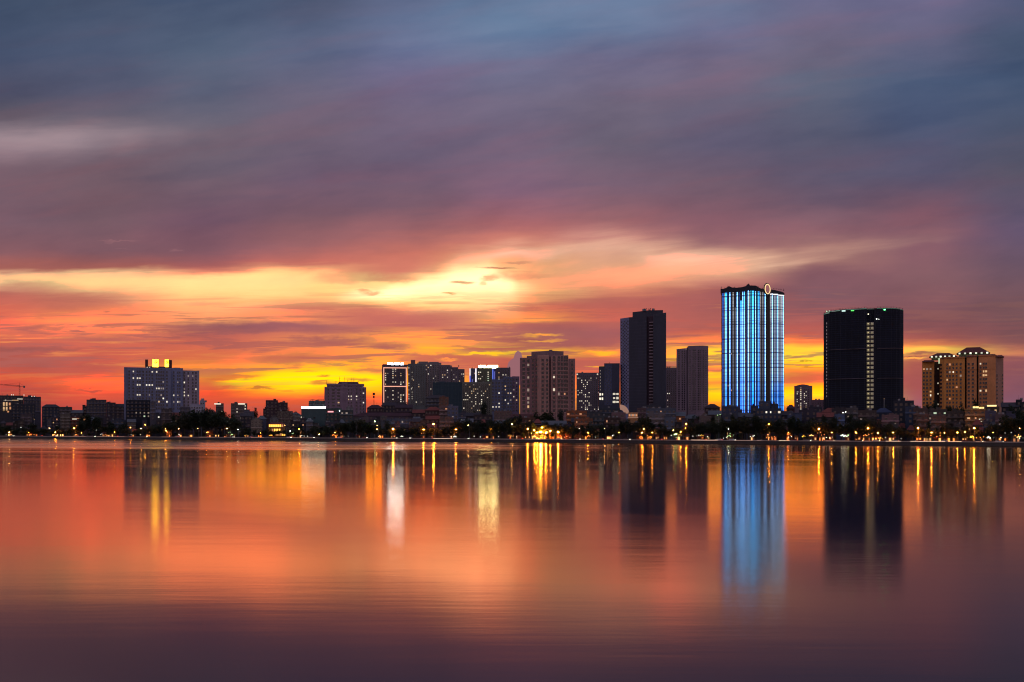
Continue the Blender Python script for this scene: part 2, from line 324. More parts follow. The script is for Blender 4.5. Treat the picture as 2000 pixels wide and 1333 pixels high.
# ------------------------------------------------------------------ materials
MATS = {}
def _new(name):
    m = bpy.data.materials.new(name); m.use_nodes = True; nt = m.node_tree
    return m, nt, nt.nodes['Principled BSDF'], G(nt)
def wall(c, rough=0.85, grime=0.25, scale=0.12, k_=1.12):
    """painted or rendered masonry with rain streaks and patchy ageing; c is the base colour, sRGB"""
    k = ('w', c, rough, k_)
    if k in MATS: return MATS[k]
    m, nt, b, q = _new('wall_paint')
    t = q.n('ShaderNodeTexCoord'); mp = q.n('ShaderNodeMapping'); nt.links.new(t.outputs['Object'], mp.inputs[0]); mp.inputs['Scale'].default_value = (1, 1, .3)
    a = q.noise(mp.outputs[0], scale, 3, .6); s_ = q.noise(mp.outputs[0], scale*9, 2, .5)
    l = tuple(min(.75, x*k_) for x in lin(c)); f = q.m('ADD', q.m('MULTIPLY', a, .7), q.m('MULTIPLY', s_, .3))
    colr = q.ramp(f, [(0.3, tuple(x*(1-grime) for x in l)), (0.6, tuple(min(1, x*(1+grime*.6)) for x in l))])
    nt.links.new(colr, b.inputs['Base Color']); b.inputs['Roughness'].default_value = rough
    MATS[k] = m; return m
def plain(name, c, rough=0.6, metal=0.0):
    k = ('p', name, c, rough)
    if k in MATS: return MATS[k]
    m, nt, b, q = _new(name)
    t = q.n('ShaderNodeTexCoord'); a = q.noise(t.outputs['Object'], 1.3, 2, .5); l = lin(c)
    nt.links.new(q.ramp(a, [(0.3, tuple(x*.8 for x in l)), (0.7, tuple(min(1, x*1.2) for x in l))]), b.inputs['Base Color'])
    b.inputs['Roughness'].default_value = rough; b.inputs['Metallic'].default_value = metal
    MATS[k] = m; return m
def glow(name, c, s, sample=False, vary=0.0):
    """a thing that gives off light; c is the linear tint"""
    k = ('g', name, c, s)
    if k in MATS: return MATS[k]
    m, nt, b, q = _new(name)
    b.inputs['Base Color'].default_value = (.5, .5, .5, 1); b.inputs['Roughness'].default_value = .4
    b.inputs['Emission Color'].default_value = tuple(c)+(1,)
    if vary:
        t = q.n('ShaderNodeNewGeometry'); a = q.noise(t.outputs['Position'], .45, 2, .6)
        nt.links.new(q.m('MULTIPLY', q.m('POWER', q.m('MULTIPLY', a, 2.0), 2.5), s), b.inputs['Emission Strength'])
    else: b.inputs['Emission Strength'].default_value = s
    m.cycles.emission_sampling = 'FRONT' if sample else 'NONE'
    MATS[k] = m; return m
GLASS = plain('window_glass', (24, 26, 34), 0.12)
GLASSN = plain('window_glass_grey', (46, 48, 58), 0.2)
TRIM = wall((120, 118, 122), .8)
DARK = plain('dark_metal', (30, 30, 34), .5, .3)
STEEL = plain('galvanised_steel', (120, 122, 126), .45, .6)
ROOFR = wall((118, 56, 44), .8); ROOFD = wall((62, 52, 54), .8); ROOFG = wall((90, 90, 92), .8)
LIT_W = glow('lit_window_cool', (1.0, .86, .60), .72); LIT_Y = glow('lit_window_warm', (1.0, .58, .20), .62)
LIT_O = glow('lit_window_amber', (1.0, .38, .08), .55); LIT_D = glow('lit_window_dim', (1.0, .74, .46), .20); LIT_G = glow('lit_window_pale_green', (.75, 1.0, .62), .6)
LIT_B = glow('lit_window_bright', (1.0, .90, .68), 1.05)
LITN = {id(LIT_W): 'window lit cool white', id(LIT_Y): 'window lit warm yellow', id(LIT_O): 'window lit amber', id(LIT_D): 'window lit dimly', id(LIT_G): 'window lit pale green', id(LIT_B): 'window lit very brightly'}

# ------------------------------------------------------------------ windows
WM = {}
def win_mesh(glass, trim, style):
    k = (id(glass), id(trim), style)
    if k not in WM:
        b = MB(); b.box(-.5, .5, -.10, .3, -.5, .5, 0)
        if style == 'sill': b.box(-.62, .62, -.32, .3, -.66, -.52, 1)
        elif style == 'balcony': b.box(-.8, .8, -.9, .3, -.72, -.52, 1); b.box(-.8, .8, -.9, -.82, -.52, -.22, 1)
        elif style == 'hood': b.box(-.62, .62, -.35, .3, .52, .64, 1)
        WM[k] = b.mesh('window', [glass, trim])
    return WM[k]
class Windows:
    """collects the windows of one building; the 100 that show best become single parts, the rest one piece of stuff"""
    def __init__(s, site, parent, trim=TRIM, style='sill', glass=GLASS):
        s.site, s.par, s.trim, s.style, s.glass, s.L = site, parent, trim, style, glass, []
    def face(s, chain, cols, rows, w, h, p=0.0, lit=None, mats=(LIT_W, LIT_Y, LIT_D), glass=None, skip=0.0, stagger=False, style=None):
        """chain = wall corners [(px, dy)...]; cols, rows in bearing / height rows; p = share of lit windows"""
        S = s.site
        for px in cols:
            for k in range(len(chain)-1):
                a, b = chain[k], chain[k+1]
                if a[0] <= px <= b[0]:
                    t = (px-a[0])/(b[0]-a[0]); dy = a[1]+(b[1]-a[1])*t
                    ang = math.atan2(b[1]-a[1], S.x(b[0])-S.x(a[0])); break
            else: continue
            for j, py in enumerate(rows):
                if skip and random.random() < skip: continue
                if stagger and (j+cols.index(px)) % 2: continue
                g_ = glass or s.glass
                if p and random.random() < p: g_ = random.choice(mats)
                s.L.append([S.x(px), dy, S.z(py), ang, S.w(w)/max(.3, math.cos(ang)), S.h(h), g_, style or s.style, px, py])
    def light(s, pts, m=None):
        for q in pts:
            px, py = q[0], q[1]; mm = q[2] if len(q) > 2 else (m or LIT_W)
            if not s.L: return
            b = min(s.L, key=lambda e: (e[8]-px)**2+(e[9]-py)**2)
            if (b[8]-px)**2+(b[9]-py)**2 < 36: b[6] = mm
    def done(s):
        L = sorted(s.L, key=lambda e: (id(e[6]) in LITN)*-1)
        for e in L:
            if id(e[6]) in LITN and e[3] is not None: k_ = random.Random(int(e[8]*97+e[9]*13)); e[4] *= k_.uniform(.62, 1.0); e[5] *= k_.uniform(.7, 1.0)
        for i, e in enumerate(L[:100]):
            put('window', win_mesh(e[6], s.trim, e[7]), s.par, (e[0], e[1], e[2]), e[3], (e[4], 1, e[5]), LITN.get(id(e[6])))
        rest = L[100:]
        if rest:
            mats = []; b = MB()
            for e in rest:
                me = win_mesh(e[6], s.trim, e[7])
                for m_ in me.materials:
                    if m_ not in mats: mats.append(m_)
                ca, sa = math.cos(e[3]), math.sin(e[3]); i = len(b.v)
                for v in me.vertices:
                    x, y, z = v.co[0]*e[4], v.co[1], v.co[2]*e[5]
                    b.v.append((e[0]+x*ca-y*sa, e[1]+x*sa+y*ca, e[2]+z))
                for p_ in me.polygons:
                    b.f.append(tuple(i+k for k in p_.vertices)); b.m.append(mats.index(me.materials[p_.material_index]))
            b.build('window', mats, s.par, 'the many further windows of this building', 'stuff')
def fr(a, step, n): return [a+step*i for i in range(n)]

def body(S, t, chain, ytop, depth, mat, roofmat=None, name='wall', z0=0.0, parapet=0.9, par=None):
    """a prism whose visible front follows chain; ytop: one row or one per corner"""
    n = len(chain)
    tops = ytop if isinstance(ytop, (list, tuple)) else [ytop]*n
    pts = [(S.x(px), dy) for px, dy in chain]
    zt = [S.z(y) for y in tops]
    ymax = max(dy for _, dy in chain)+depth
    poly = pts+[(pts[-1][0], ymax), (pts[0][0], ymax)]
    b = MB(); b.prism(poly, z0, zt+[zt[-1], zt[0]], 0, 1)
    if parapet and not isinstance(ytop, (list, tuple)):
        for k in range(n-1):
            (x0, y0), (x1, y1) = pts[k], pts[k+1]
            b.prism([(x0, y0-.12), (x1, y1-.12), (x1, y1+.3), (x0, y0+.3)], zt[0]-.6, zt[0]+parapet, 0, bottom=True)
    return b.build(name, [mat, roofmat or ROOFG], par or t)
def roofbox(S, t, px0, px1, ybot, ytop, y0, y1, mat, name='roof_room'):
    b = MB(); b.box(S.x(px0), S.x(px1), y0, y1, S.z(ybot)-.5, S.z(ytop)); return b.build(name, mat, t)

# ================================================================== the towers of the skyline
def aerials(S, t, L, yb, name='aerial', r=.16):
    for px, py in L:
        b = MB(); x = S.x(px); z0, z1 = S.z(yb), S.z(py); b.tube((x, 4, z0-1), (x, 4, z1), r*1.4, r*.6, 5)
        zz = z0+(z1-z0)*.75; b.tube((x-.7, 4, zz), (x+.7, 4, zz), r*.5, n=4); b.tube((x, 4, zz-.8), (x+.9, 4, zz+.4), r*.5, n=4)
        b.build(name, DARK, t)
def roof_clutter(S, t, px0, px1, yb, n, y0=2, y1=14, hmax=3.0, seed=0):
    """tanks, lift rooms and plant on a flat roof"""
    R = random.Random(seed); z = S.z(yb)
    for i in range(n):
        px = R.uniform(px0, px1); x = S.x(px); y = R.uniform(y0, y1)
        b = MB()
        if R.random() < .45:
            r = R.uniform(.7, 1.3); h = R.uniform(1.2, 2.2); b.tube((x, y, z+.6), (x, y, z+.6+h), r, r*.95, 10); b.box(x-r, x+r, y-r, y+r, z-.3, z+.6)
            b.build('water_tank', STEEL, t)
        else:
            w = R.uniform(1, 3); b.box(x-w/2, x+w/2, y, y+2.5, z-.3, z+R.uniform(.8, hmax)); b.build('roof_plant', ROOFG, t)

# ---- slab block with the yellow signs, left
S = Site(316, 1080); t = thing('apartment_block', S, 'wide grey slab block carrying two glowing yellow roof signs', 'apartment block')
WB = wall((110, 112, 134)); WB2 = wall((140, 128, 138)); ch = [(243, 0), (334, 0), (335, 2.5), (357, 2.5), (358, 6), (390, 6)]
body(S, t, ch[:2], 720.5, 22, WB); body(S, t, [(334.2, 2.5), (357.8, 2.5)], 720, 18, wall((112, 116, 142)), name='stair_wall')
body(S, t, [(358, 6), (390.5, 6)], 724, 16, WB2, name='wing_wall')
rows = fr(727, 6.45, 12)
W = Windows(S, t, WB)
W.face([(243, 0), (334, 0)], [253, 261, 269, 273.6, 280, 286.5, 292, 297.5, 306, 310.5, 314.8, 319, 326], rows, 3.0, 3.4)
W.face([(334.2, 2.5), (357.8, 2.5)], [339.6, 347.5, 351.5], rows, 2.4, 3.4); W.face([(358, 6), (390.5, 6)], [360.6, 368.5, 377.5, 383.8], rows, 2.8, 3.6)
W.light([(260,727),(297,727),(302,727),(261,740),(269,740),(274,741),(269,753),(274,753),(286,752,LIT_B),(292,752,LIT_B),(297,753),(306,760),(310,759),(315,758,LIT_D),(319,758,LIT_D),(269,772),(274,772),(319,746,LIT_D),(348,746,LIT_D),
 (315,773,LIT_D),(319,778,LIT_B),(310,785,LIT_Y),(326,785,LIT_B),(340,771,LIT_W),(347,771,LIT_D),(339,785,LIT_D),(347,786),(351,785,LIT_D),(360,748,LIT_B),(360,761,LIT_D),(360,767,LIT_W),(360,774),(368,773),(368,735,LIT_D),(380,735,LIT_D),(383,762),(363,798),(292,772,LIT_D)])
W.done()
b = MB()
for px in (249, 258, 265, 277, 302, 322): b.box(S.x(px)-.25, S.x(px)+.25, -.28, 0.02, 0, S.z(721.5))
b.build('pilaster', WB, t, kind='stuff')
roofbox(S, t, 284, 336, 720, 716, 3, 14, wall((80, 66, 74))); roofbox(S, t, 339, 352, 720, 717.5, 5, 14, WB2)
SIGY = glow('yellow_sign_face', (1.0, .56, .012), 9.0)
for px0, px1, yb, yt, m, lb in ((283.5, 289.2, 717, 703, None, 'dark unlit end panel'), (297, 310, 718, 701.5, SIGY, 'wide yellow lit panel with dark swirl'), (321.3, 330.0, 717.5, 701.5, SIGY, 'narrow yellow lit panel with dark swirl'), (330.4, 336, 718, 703, None, 'dark red unlit end panel')):
    o = MB(); o.box(S.x(px0), S.x(px1), 2, 3.2, S.z(yb), S.z(yt)); f_ = o.build('roof_sign', plain('sign_back', (70, 26, 28), .6), t, lb)
    if m:
        o = MB(); o.box(S.x(px0)+.4, S.x(px1)-.4, 1.9, 2.0, S.z(yb)+.4, S.z(yt)-.4); o.build('sign_face', m, f_)
        o = MB(); cx, cz = (S.x(px0)+S.x(px1))/2, S.z(yt)-3.0; rx = (S.x(px1)-S.x(px0))*.27; pa = []
        for k in range(12):
            a = math.radians(-150+k*20); pa.append((cx+rx*math.cos(a), cz+1.45*math.sin(a), (.55*math.sin(math.pi*(k+.5)/12)+.12)))
        for k in range(11): o.tube((pa[k][0], 1.8, pa[k][1]), (pa[k+1][0], 1.8, pa[k+1][1]), pa[k][2], pa[k+1][2], 6)
        o.ball((cx-.1*rx, 1.8, cz+.7), .75, 6, 4); o.build('swirl_mark', DARK, f_)
    for xx in (S.x(px0)+.5, S.x(px1)-.5):
        o = MB(); o.tube((xx, 3.3, S.z(720)), (xx, 3.3, S.z(yt)-.5), .15, n=5); o.tube((xx, 7, S.z(720)), (xx, 3.3, S.z(yt)-2), .12, n=5); o.build('strut', DARK, f_)
W = Windows(S, t, WB, 'plain', GLASS); W.L.append([S.x(287.5), 2.9, S.z(718), 0, .9, .9, LIT_B, 'plain', 287.5, 718]); W.L.append([S.x(292.5), 2.9, S.z(718), 0, .9, .9, LIT_B, 'plain', 292.5, 718]); W.done()

# ---- terraced annexe right of it
S = Site(396, 1060); t = thing('apartment_block', S, 'pale stepped annexe at the right foot of the sign-topped slab', 'apartment block')
WA = wall((150, 146, 158)); body(S, t, [(372, 0), (400, 0)], 792, 14, WA); body(S, t, [(390, 3), (401, 3)], 784, 9, WA, name='upper_wall'); body(S, t, [(393, 5), (399, 5)], 780, 6, WA, name='top_wall')
W = Windows(S, t, WA); W.face([(372, 0), (400, 0)], fr(375, 5, 5), [797, 803], 2.6, 2.8); W.face([(390, 3), (401, 3)], [393, 397.5], [788], 2.4, 2.4); W.done()
roof_clutter(S, t, 391, 402, 785, 3, 4, 8, 2, 3)

# ---- block with aerials and mansard top
S = Site(674, 1016); t = thing('hotel', S, 'mauve mansard-topped block bristling with thin roof aerials', 'hotel')
WC = wall((128, 104, 116)); body(S, t, [(633.5, 2), (636, 0), (713, 0), (715.5, 2)], 758, 22, WC); body(S, t, [(638.5, 1), (711.5, 1)], 751.5, 19, WC, name='upper_wall')
b = MB(); b.frustum(S.x(658), S.x(703), 3, 18, S.z(752), S.z(745.5), 2.2, 3); b.build('mansard_roof', ROOFD, t)
b = MB(); b.box(S.x(667), S.x(679), .2, 6, S.z(758), S.z(747)); b.build('central_bay', WC, t)
W = Windows(S, t, WC); rows = fr(756, 6.15, 9)
W.face([(636, 0), (713, 0)], [641.8, 696.5, 704, 710], rows, 2.6, 3.0); W.face([(636, 0), (713, 0)], [650.8, 661.3], rows, 5.6, 3.0, style='hood')
W.face([(636, 0), (713, 0)], [681, 686], rows, 2.2, 3.0); W.face([(667, .2), (679, .2)], [673.3], [753]+rows, 3.4, 3.2)
W.light([(681,774),(686,773),(681,779,LIT_Y),(686,778),(696,774,LIT_B),(710,767),(710,785,LIT_B),(661,785,LIT_Y),(710,756,LIT_D),(697,779,LIT_D)]); W.done()
aerials(S, t, [(638, 743), (656, 744), (663, 735.5), (672.5, 735.5), (679, 741), (686, 736.5), (691, 741), (700, 743)], 751)
b = MB(); b.box(S.x(635), S.x(714), -.5, 0.02, S.z(759.5), S.z(758.5)); b.box(S.x(638), S.x(712), .4, 1.02, S.z(753), S.z(752)); b.build('cornice', WC, t)

# ---- aerial mast
S = Site(730, 1040); t = thing('lattice_mast', S, 'lone dark floodlight mast standing between the mansard block and the neon tower', 'mast')
b = MB(); z1 = S.z(767)
for sx, sy in ((-1,-1),(1,-1),(1,1),(-1,1)): b.tube((sx*.9, 4+sy*.9, 0), (sx*.5, 4+sy*.5, z1), .14, .1, 4)
for k in range(14):
    z = z1*k/14; e = .9-.4*k/14; b.tube((-e, 4-e, z), (e, 4-e, z+z1/14), .07, n=4); b.tube((e, 4+e, z), (-e, 4+e, z+z1/14), .07, n=4)
b.build('lattice_shaft', DARK, t); b = MB(); b.box(-1.3, 1.3, 3.2, 4.8, z1-2.6, z1-.2); b.box(-.9, .9, 3.2, 4.8, z1-5.6, z1-3.4); b.build('lamp_frame', DARK, t)

# ---- neon outlined tower
S = Site(771, 1500); t = thing('apartment_tower', S, 'dark tower outlined by pinkish neon tubes under a white roof sign', 'apartment tower')
WD = wall((84, 76, 84)); body(S, t, [(746, 4), (749, 0), (795.5, 0)], 714, 26, WD)
W = Windows(S, t, WD, glass=GLASS); rows = fr(721.5, 4.2, 16)
W.face([(749, 0), (795.5, 0)], [753, 757.5, 763, 767.5, 772.5, 778, 783, 788], rows, 2.4, 2.3, .10, mats=(LIT_D, LIT_Y, LIT_W))
W.light([(769,721),(752,729,LIT_Y),(768,725,LIT_W),(771,725,LIT_D),(769,730),(783,730,LIT_Y),(767,736,LIT_Y),(771,735,LIT_Y),(769,739),(768,748),(772,748),(782,748),(786,747),(782,752,LIT_B),(769,765),(768,770),(783,770),(786,770),(782,775,LIT_Y),(769,779),(782,779,LIT_B),(782,783,LIT_B),(777,766,LIT_D)]); W.done()
NEON = glow('neon_tube', (1.0, .42, .26), 1.15)
for a, b_ in (((749.6, 719), (749.6, 786)), ((793.6, 719), (793.6, 788)), ((749.6, 719), (793.6, 719)), ((749.6, 755.2), (793.6, 755.2))):
    b = MB(); b.box(S.x(min(a[0], b_[0]))-.55, S.x(max(a[0], b_[0]))+.55, -.9, 0.0, S.z(max(a[1], b_[1]))-.55, S.z(min(a[1], b_[1]))+.55); b.build('neon_tube', NEON, t)
b = MB(); x0, x1 = S.x(757.5), S.x(787.5)
for k in range(9):
    a, c = x0+(x1-x0)*k/9, x0+(x1-x0)*(k+1)/9; b.box(a+.1, c-.1, 3, 4, S.z(716.0+(k % 3)*.3), S.z(708.6+((k*5) % 4)*.35))
b.build('roof_sign', glow('white_sign', (.80, .88, 1.0), 34.0), t, 'overexposed white lit sign')
roofbox(S, t, 747, 756, 714, 711.5, 4, 18, WD); roofbox(S, t, 788, 797, 714, 712, 4, 18, WD)

# ---- the stepped cluster
S = Site(813, 1450); t = thing('apartment_tower', S, 'grey-green tower speckled with tiny lights beside the neon outline', 'apartment tower')
WE = wall((98, 100, 98)); body(S, t, [(796.8, 2), (801, 0), (831, 0)], 712, 24, WE); roofbox(S, t, 802.5, 811, 712, 703, 4, 14, wall((120, 84, 84)))
W = Windows(S, t, WE); W.face([(801, 0), (831, 0)], [803.5, 807.5, 813, 818, 822.5, 827], fr(717, 4.3, 18), 2.0, 2.2, .12); W.face([(796.8, 2), (801, 0)], [798.6], fr(719, 4.3, 17), 1.8, 2.2, .5, mats=(LIT_W, LIT_D)); W.face([(801,0),(831,0)], [800.9, 804.9], fr(719, 4.3, 16), 1.3, 1.8, .55, mats=(LIT_W, LIT_D)); W.done()
S = Site(838, 1510); t = thing('apartment_tower', S, 'tallest stepped beige tower behind the speckled grey-green one', 'apartment tower')
WF = wall((118, 110, 112)); body(S, t, [(815, 0), (862, 0)], 710, 24, WF); body(S, t, [(817.5, 3), (836, 3)], 707.5, 14, WF, name='roof_block'); body(S, t, [(838, 4), (857, 4)], 708, 12, WF, name='roof_block')
W = Windows(S, t, WF); W.face([(815, 0), (862, 0)], [832.5, 836.5, 841.5, 846.5, 851, 855.5, 859.5], fr(714, 4.2, 20), 2.0, 2.1, .07); W.face([(815, 0), (862, 0)], [818, 823, 828], [714, 718], 2, 2.1, .3)
W.light([(813,714),(832,714,LIT_Y),(840,716,LIT_B),(835,717,LIT_Y),(831,721,LIT_D),(836,732,LIT_B),(851,733,LIT_D),(852,748)]); W.done(); roof_clutter(S, t, 817, 860, 710, 7, 3, 14, 3, 11)
b = MB()
for px in (834.5, 844, 853.5): b.box(S.x(px)-.5, S.x(px)+.5, -.6, 0, 0, S.z(711))
b.build('pilaster', wall((138, 122, 116)), t, kind='stuff')
S = Site(883, 1420); t = thing('apartment_tower', S, 'stepped brownish tower end above the dark netted block', 'apartment tower')
WG = wall((104, 92, 100)); body(S, t, [(857, 0), (880, 0)], 714.5, 22, WG); body(S, t, [(874, 3), (895, 3)], 718.5, 18, WG, name='middle_wall'); body(S, t, [(893, 5), (907.5, 5)], 722, 16, WG, name='end_wall')
W = Windows(S, t, WG); W.face([(857, 0), (880, 0)], [860, 864.5, 869, 874], fr(719, 4.6, 16), 2.2, 2.1, .10); W.face([(879, 3), (895, 3)], [882, 886.5, 891], fr(723, 4.6, 15), 2.1, 2.1, .1); W.face([(895, 5), (907.5, 5)], [897.5, 902, 905.5], fr(726, 4.6, 14), 2, 2.1, .2)
W.light([(872,723,LIT_B),(864,735,LIT_Y),(868,735,LIT_Y),(873,736),(878,728,LIT_D),(902,732),(885,732,LIT_D)]); W.done(); roof_clutter(S, t, 858, 900, 716, 5, 6, 14, 2.6, 12)
b = MB(); b.box(S.x(874), S.x(893), 2.4, 3, S.z(720), S.z(718)); b.build('roof_rail', WG, t)

# ---- netted mid block
S = Site(874, 1120); t = thing('building', S, 'windowless dark teal block wrapped in building netting', 'building')
NET = wall((46, 62, 70)); body(S, t, [(845, 2), (850, 0), (903, 0)], 748.5, 24, NET)
b = MB()
for k in range(12): z = S.z(749)*(k+1)/12.6; b.box(S.x(850), S.x(903), -.18, 0, z, z+.12)
for k in range(9): x = S.x(850+6.5*k); b.tube((x, -.3, 0), (x, -.3, S.z(746.5)), .08, n=4)
b.build('scaffold', plain('scaffold_pipe', (70, 84, 92), .6), t); roofbox(S, t, 858, 870, 748.5, 745, 6, 14, NET)

# ---- tower with blue strips
S = Site(957, 1520); t = thing('apartment_tower', S, 'olive tower with vertical blue and white light strips under a cream sign', 'apartment tower')
WH = wall((96, 98, 76)); WH2 = wall((70, 68, 92))
body(S, t, [(917, 2), (932, 2)], 721, 22, WH2, name='side_wall'); body(S, t, [(932, 0), (962, 0)], 720, 24, WH); body(S, t, [(962, 2), (968, 2)], 721, 22, plain('blue_panel', (44, 56, 120), .5), name='blue_bay'); body(S, t, [(968, 1), (997, 1)], 719.5, 22, wall((92, 80, 88)), name='wing_wall')
W = Windows(S, t, WH); W.face([(932, 0), (962, 0)], [935, 938.5, 942, 946.5], fr(727.5, 4.2, 10), 2.3, 2.2, .22, mats=(LIT_Y, LIT_D)); W.face([(932, 0), (962, 0)], [953.5], fr(727.5, 4.05, 7), 3.0, 1.9, 1.0, mats=(LIT_W, LIT_G)); W.face([(932, 0), (962, 0)], [958.5], fr(727.5, 4.2, 10), 2.2, 2.2, .05)
W.face([(968, 1), (997, 1)], [971, 974.5, 979, 982.5, 988, 993], fr(724, 4.3, 10), 2.1, 2.1, .1); W.face([(917, 2), (932, 2)], [922.5, 926.5], fr(725, 4.3, 8), 2, 2.1, .1)
W.light([(934,727,LIT_B),(938,727,LIT_B),(934,740),(937,740),(974,727,LIT_Y),(982,731,LIT_B),(974,736,LIT_Y),(974,740,LIT_B)]); W.done()
for px, y0, y1, c, s_ in ((918, 720, 734, (1, .9, .85), 1.0), (918, 734, 749, (.10, .16, 1), .8), (929.5, 720, 747, (1, .93, .95), 1.4), (962.2, 721, 747, (.12, .22, 1), 1.3), (966, 726, 747, (.06, .10, .8), .35), (922.5, 741, 749, (.06, .10, .7), .3)):
    b = MB(); b.box(S.x(px)-.75, S.x(px)+.75, .4, 1.95, S.z(y1), S.z(y0)); b.build('light_strip', glow('strip_light', c, s_), t)
b = MB(); x0, x1 = S.x(935), S.x(972.5)
for k in range(11):
    a, c = x0+(x1-x0)*k/11, x0+(x1-x0)*(k+1)/11; b.box(a+.08, c-.08, 3, 4, S.z(720.3-(k % 2)*.3), S.z(713.6+(k == 4)*2.2))
b.build('roof_sign', glow('cream_sign', (1.0, .92, .42), 19.0), t, 'glowing cream roof sign with a dark notch')
roof_clutter(S, t, 974, 996, 719.5, 4, 3, 12, 2.4, 15); roof_clutter(S, t, 918, 931, 721, 2, 3, 12, 1.6, 16)

# ---- lower pale flats with many lights
S = Site(932, 1300); t = thing('apartment_block', S, 'pale olive flats sprinkled with cream lights below the blue-strip tower', 'apartment block')
WI = wall((104, 102, 92)); body(S, t, [(903, 0), (961, 0)], 748, 22, WI)
W = Windows(S, t, WI); W.face([(903, 0), (961, 0)], fr(906, 3.85, 14), fr(752, 4.15, 18), 2.0, 2.0, .11, mats=(LIT_W, LIT_Y, LIT_D))
W.light([(916,755,LIT_Y),(924,759,LIT_Y),(928,759,LIT_Y),(922,763),(927,763,LIT_Y),(932,768),(945,768),(912,773),(915,773,LIT_B),(928,772),(939,773,LIT_B),(916,777),(909,781),(912,781),(939,781,LIT_B),(921,785),(928,785),(939,785,LIT_B),(904,796,LIT_B),(927,794),(939,790),(935,790)]); W.done()
roof_clutter(S, t, 905, 960, 748, 5, 3, 14, 2, 17)
b = MB()
for k in range(14): b.box(S.x(903), S.x(961), -.4, 0, S.z(754.2+4.15*k), S.z(754.2+4.15*k)+.25)
b.build('floor_band', WI, t)

# ---- bluish flats
S = Site(989, 980); t = thing('apartment_block', S, 'slate-blue flats with small square windows left of the broad brown block', 'apartment block')
WJ = wall((92, 96, 118)); body(S, t, [(961, 0), (983, 0)], 743, 18, WJ); body(S, t, [(983, 2), (1000, 2)], 738, 18, WJ, name='upper_wall'); body(S, t, [(1000, 3), (1014.6, 3)], 737, 18, wall((110, 92, 110)), name='end_wall')
W = Windows(S, t, WJ); rows = fr(748, 6.75, 9)
W.face([(961, 0), (983, 0)], [962.8, 969, 974.8, 981], rows, 3.0, 3.0, .04); W.face([(983, 2), (1000, 2)], [987, 992.5, 997.5], [741.5]+rows, 3.0, 3.0, .05); W.face([(1000, 3), (1014.6, 3)], [1003.5, 1009], [741.5]+rows, 3.0, 3.0, .03)
W.light([(987,753,LIT_Y),(975,767,LIT_B),(993,767,LIT_Y),(999,766,LIT_W),(1004,760,LIT_D),(999,780,LIT_D),(1009,780,LIT_Y),(975,787,LIT_B),(963,794),(967,794),(975,794)]); W.done(); roof_clutter(S, t, 985, 1012, 738, 3, 4, 12, 1.8, 18)

# ---- broad brown block
S = Site(1069, 820); t = thing('apartment_tower', S, 'broad brown block of square windows with stepped penthouse top', 'apartment tower')
WK = wall((132, 100, 100)); WK2 = wall((172, 132, 120)); WK3 = wall((154, 116, 112))
body(S, t, [(1015, 7), (1034, 6)], 700, 16, WK, name='wing_wall'); body(S, t, [(1034, 4), (1050, 4)], 698.5, 16, WK, name='wing_wall')
body(S, t, [(1050, 0), (1072, 0)], 696, 20, WK2); body(S, t, [(1072, 3), (1077, 3)], 696, 18, WK, name='recess_wall'); body(S, t, [(1077, 0), (1110, 1.5)], [695, 694], 20, WK3); body(S, t, [(1110, 4), (1123.5, 4)], 702.5, 16, WK3, name='wing_wall')
body(S, t, [(1028.5, 9), (1110, 7)], [694, 693.5], 8, WK, name='roof_block'); body(S, t, [(1037.5, 8), (1074, 6), (1101, 7)], [686.5, 684, 685.5], 8, WK, name='penthouse')
roofbox(S, t, 1072.5, 1079, 685, 682, 8, 11, WK)
W = Windows(S, t, WK2); rows = fr(704, 8.22, 13)
W.face([(1015, 7), (1034, 6)], [1022.5, 1031.5], rows, 4.8, 5.6, style='hood'); W.face([(1034, 4), (1050, 4)], [1040.6, 1047.4], rows, 3.2, 5.0)
W.face([(1050, 0), (1072, 0)], [1060, 1069], rows, 4.4, 5.2); W.face([(1077, 0), (1110, 1.5)], [1082, 1091.4, 1097.4, 1103, 1107.8], [698.6]+rows, 4.0, 5.2); W.face([(1110, 4), (1123.5, 4)], [1117.8], rows, 4.2, 5.2)
W.light([(1084,737,LIT_W),(1084,761,LIT_W),(1092,770,LIT_D),(1103,771,LIT_O),(1036,713,LIT_D),(1036,738,LIT_D),(1036,762,LIT_D),(1036,778,LIT_D),(1036,786,LIT_D),(1036,795,LIT_Y)]); W.done()
b = MB()
for k in range(14):
    z = S.z(708.2+8.22*k); b.box(S.x(1050), S.x(1072), -.22, 0, z, z+.3); b.box(S.x(1077), S.x(1110), -.22, 0, z, z+.3)
b.build('floor_band', WK2, t)
b = MB()
for px in (1050.4, 1056, 1065, 1071.6, 1077.5, 1087, 1109.5): b.box(S.x(px)-.3, S.x(px)+.3, -.5, 0, 0, S.z(697))
b.build('pilaster', WK2, t, kind='stuff')

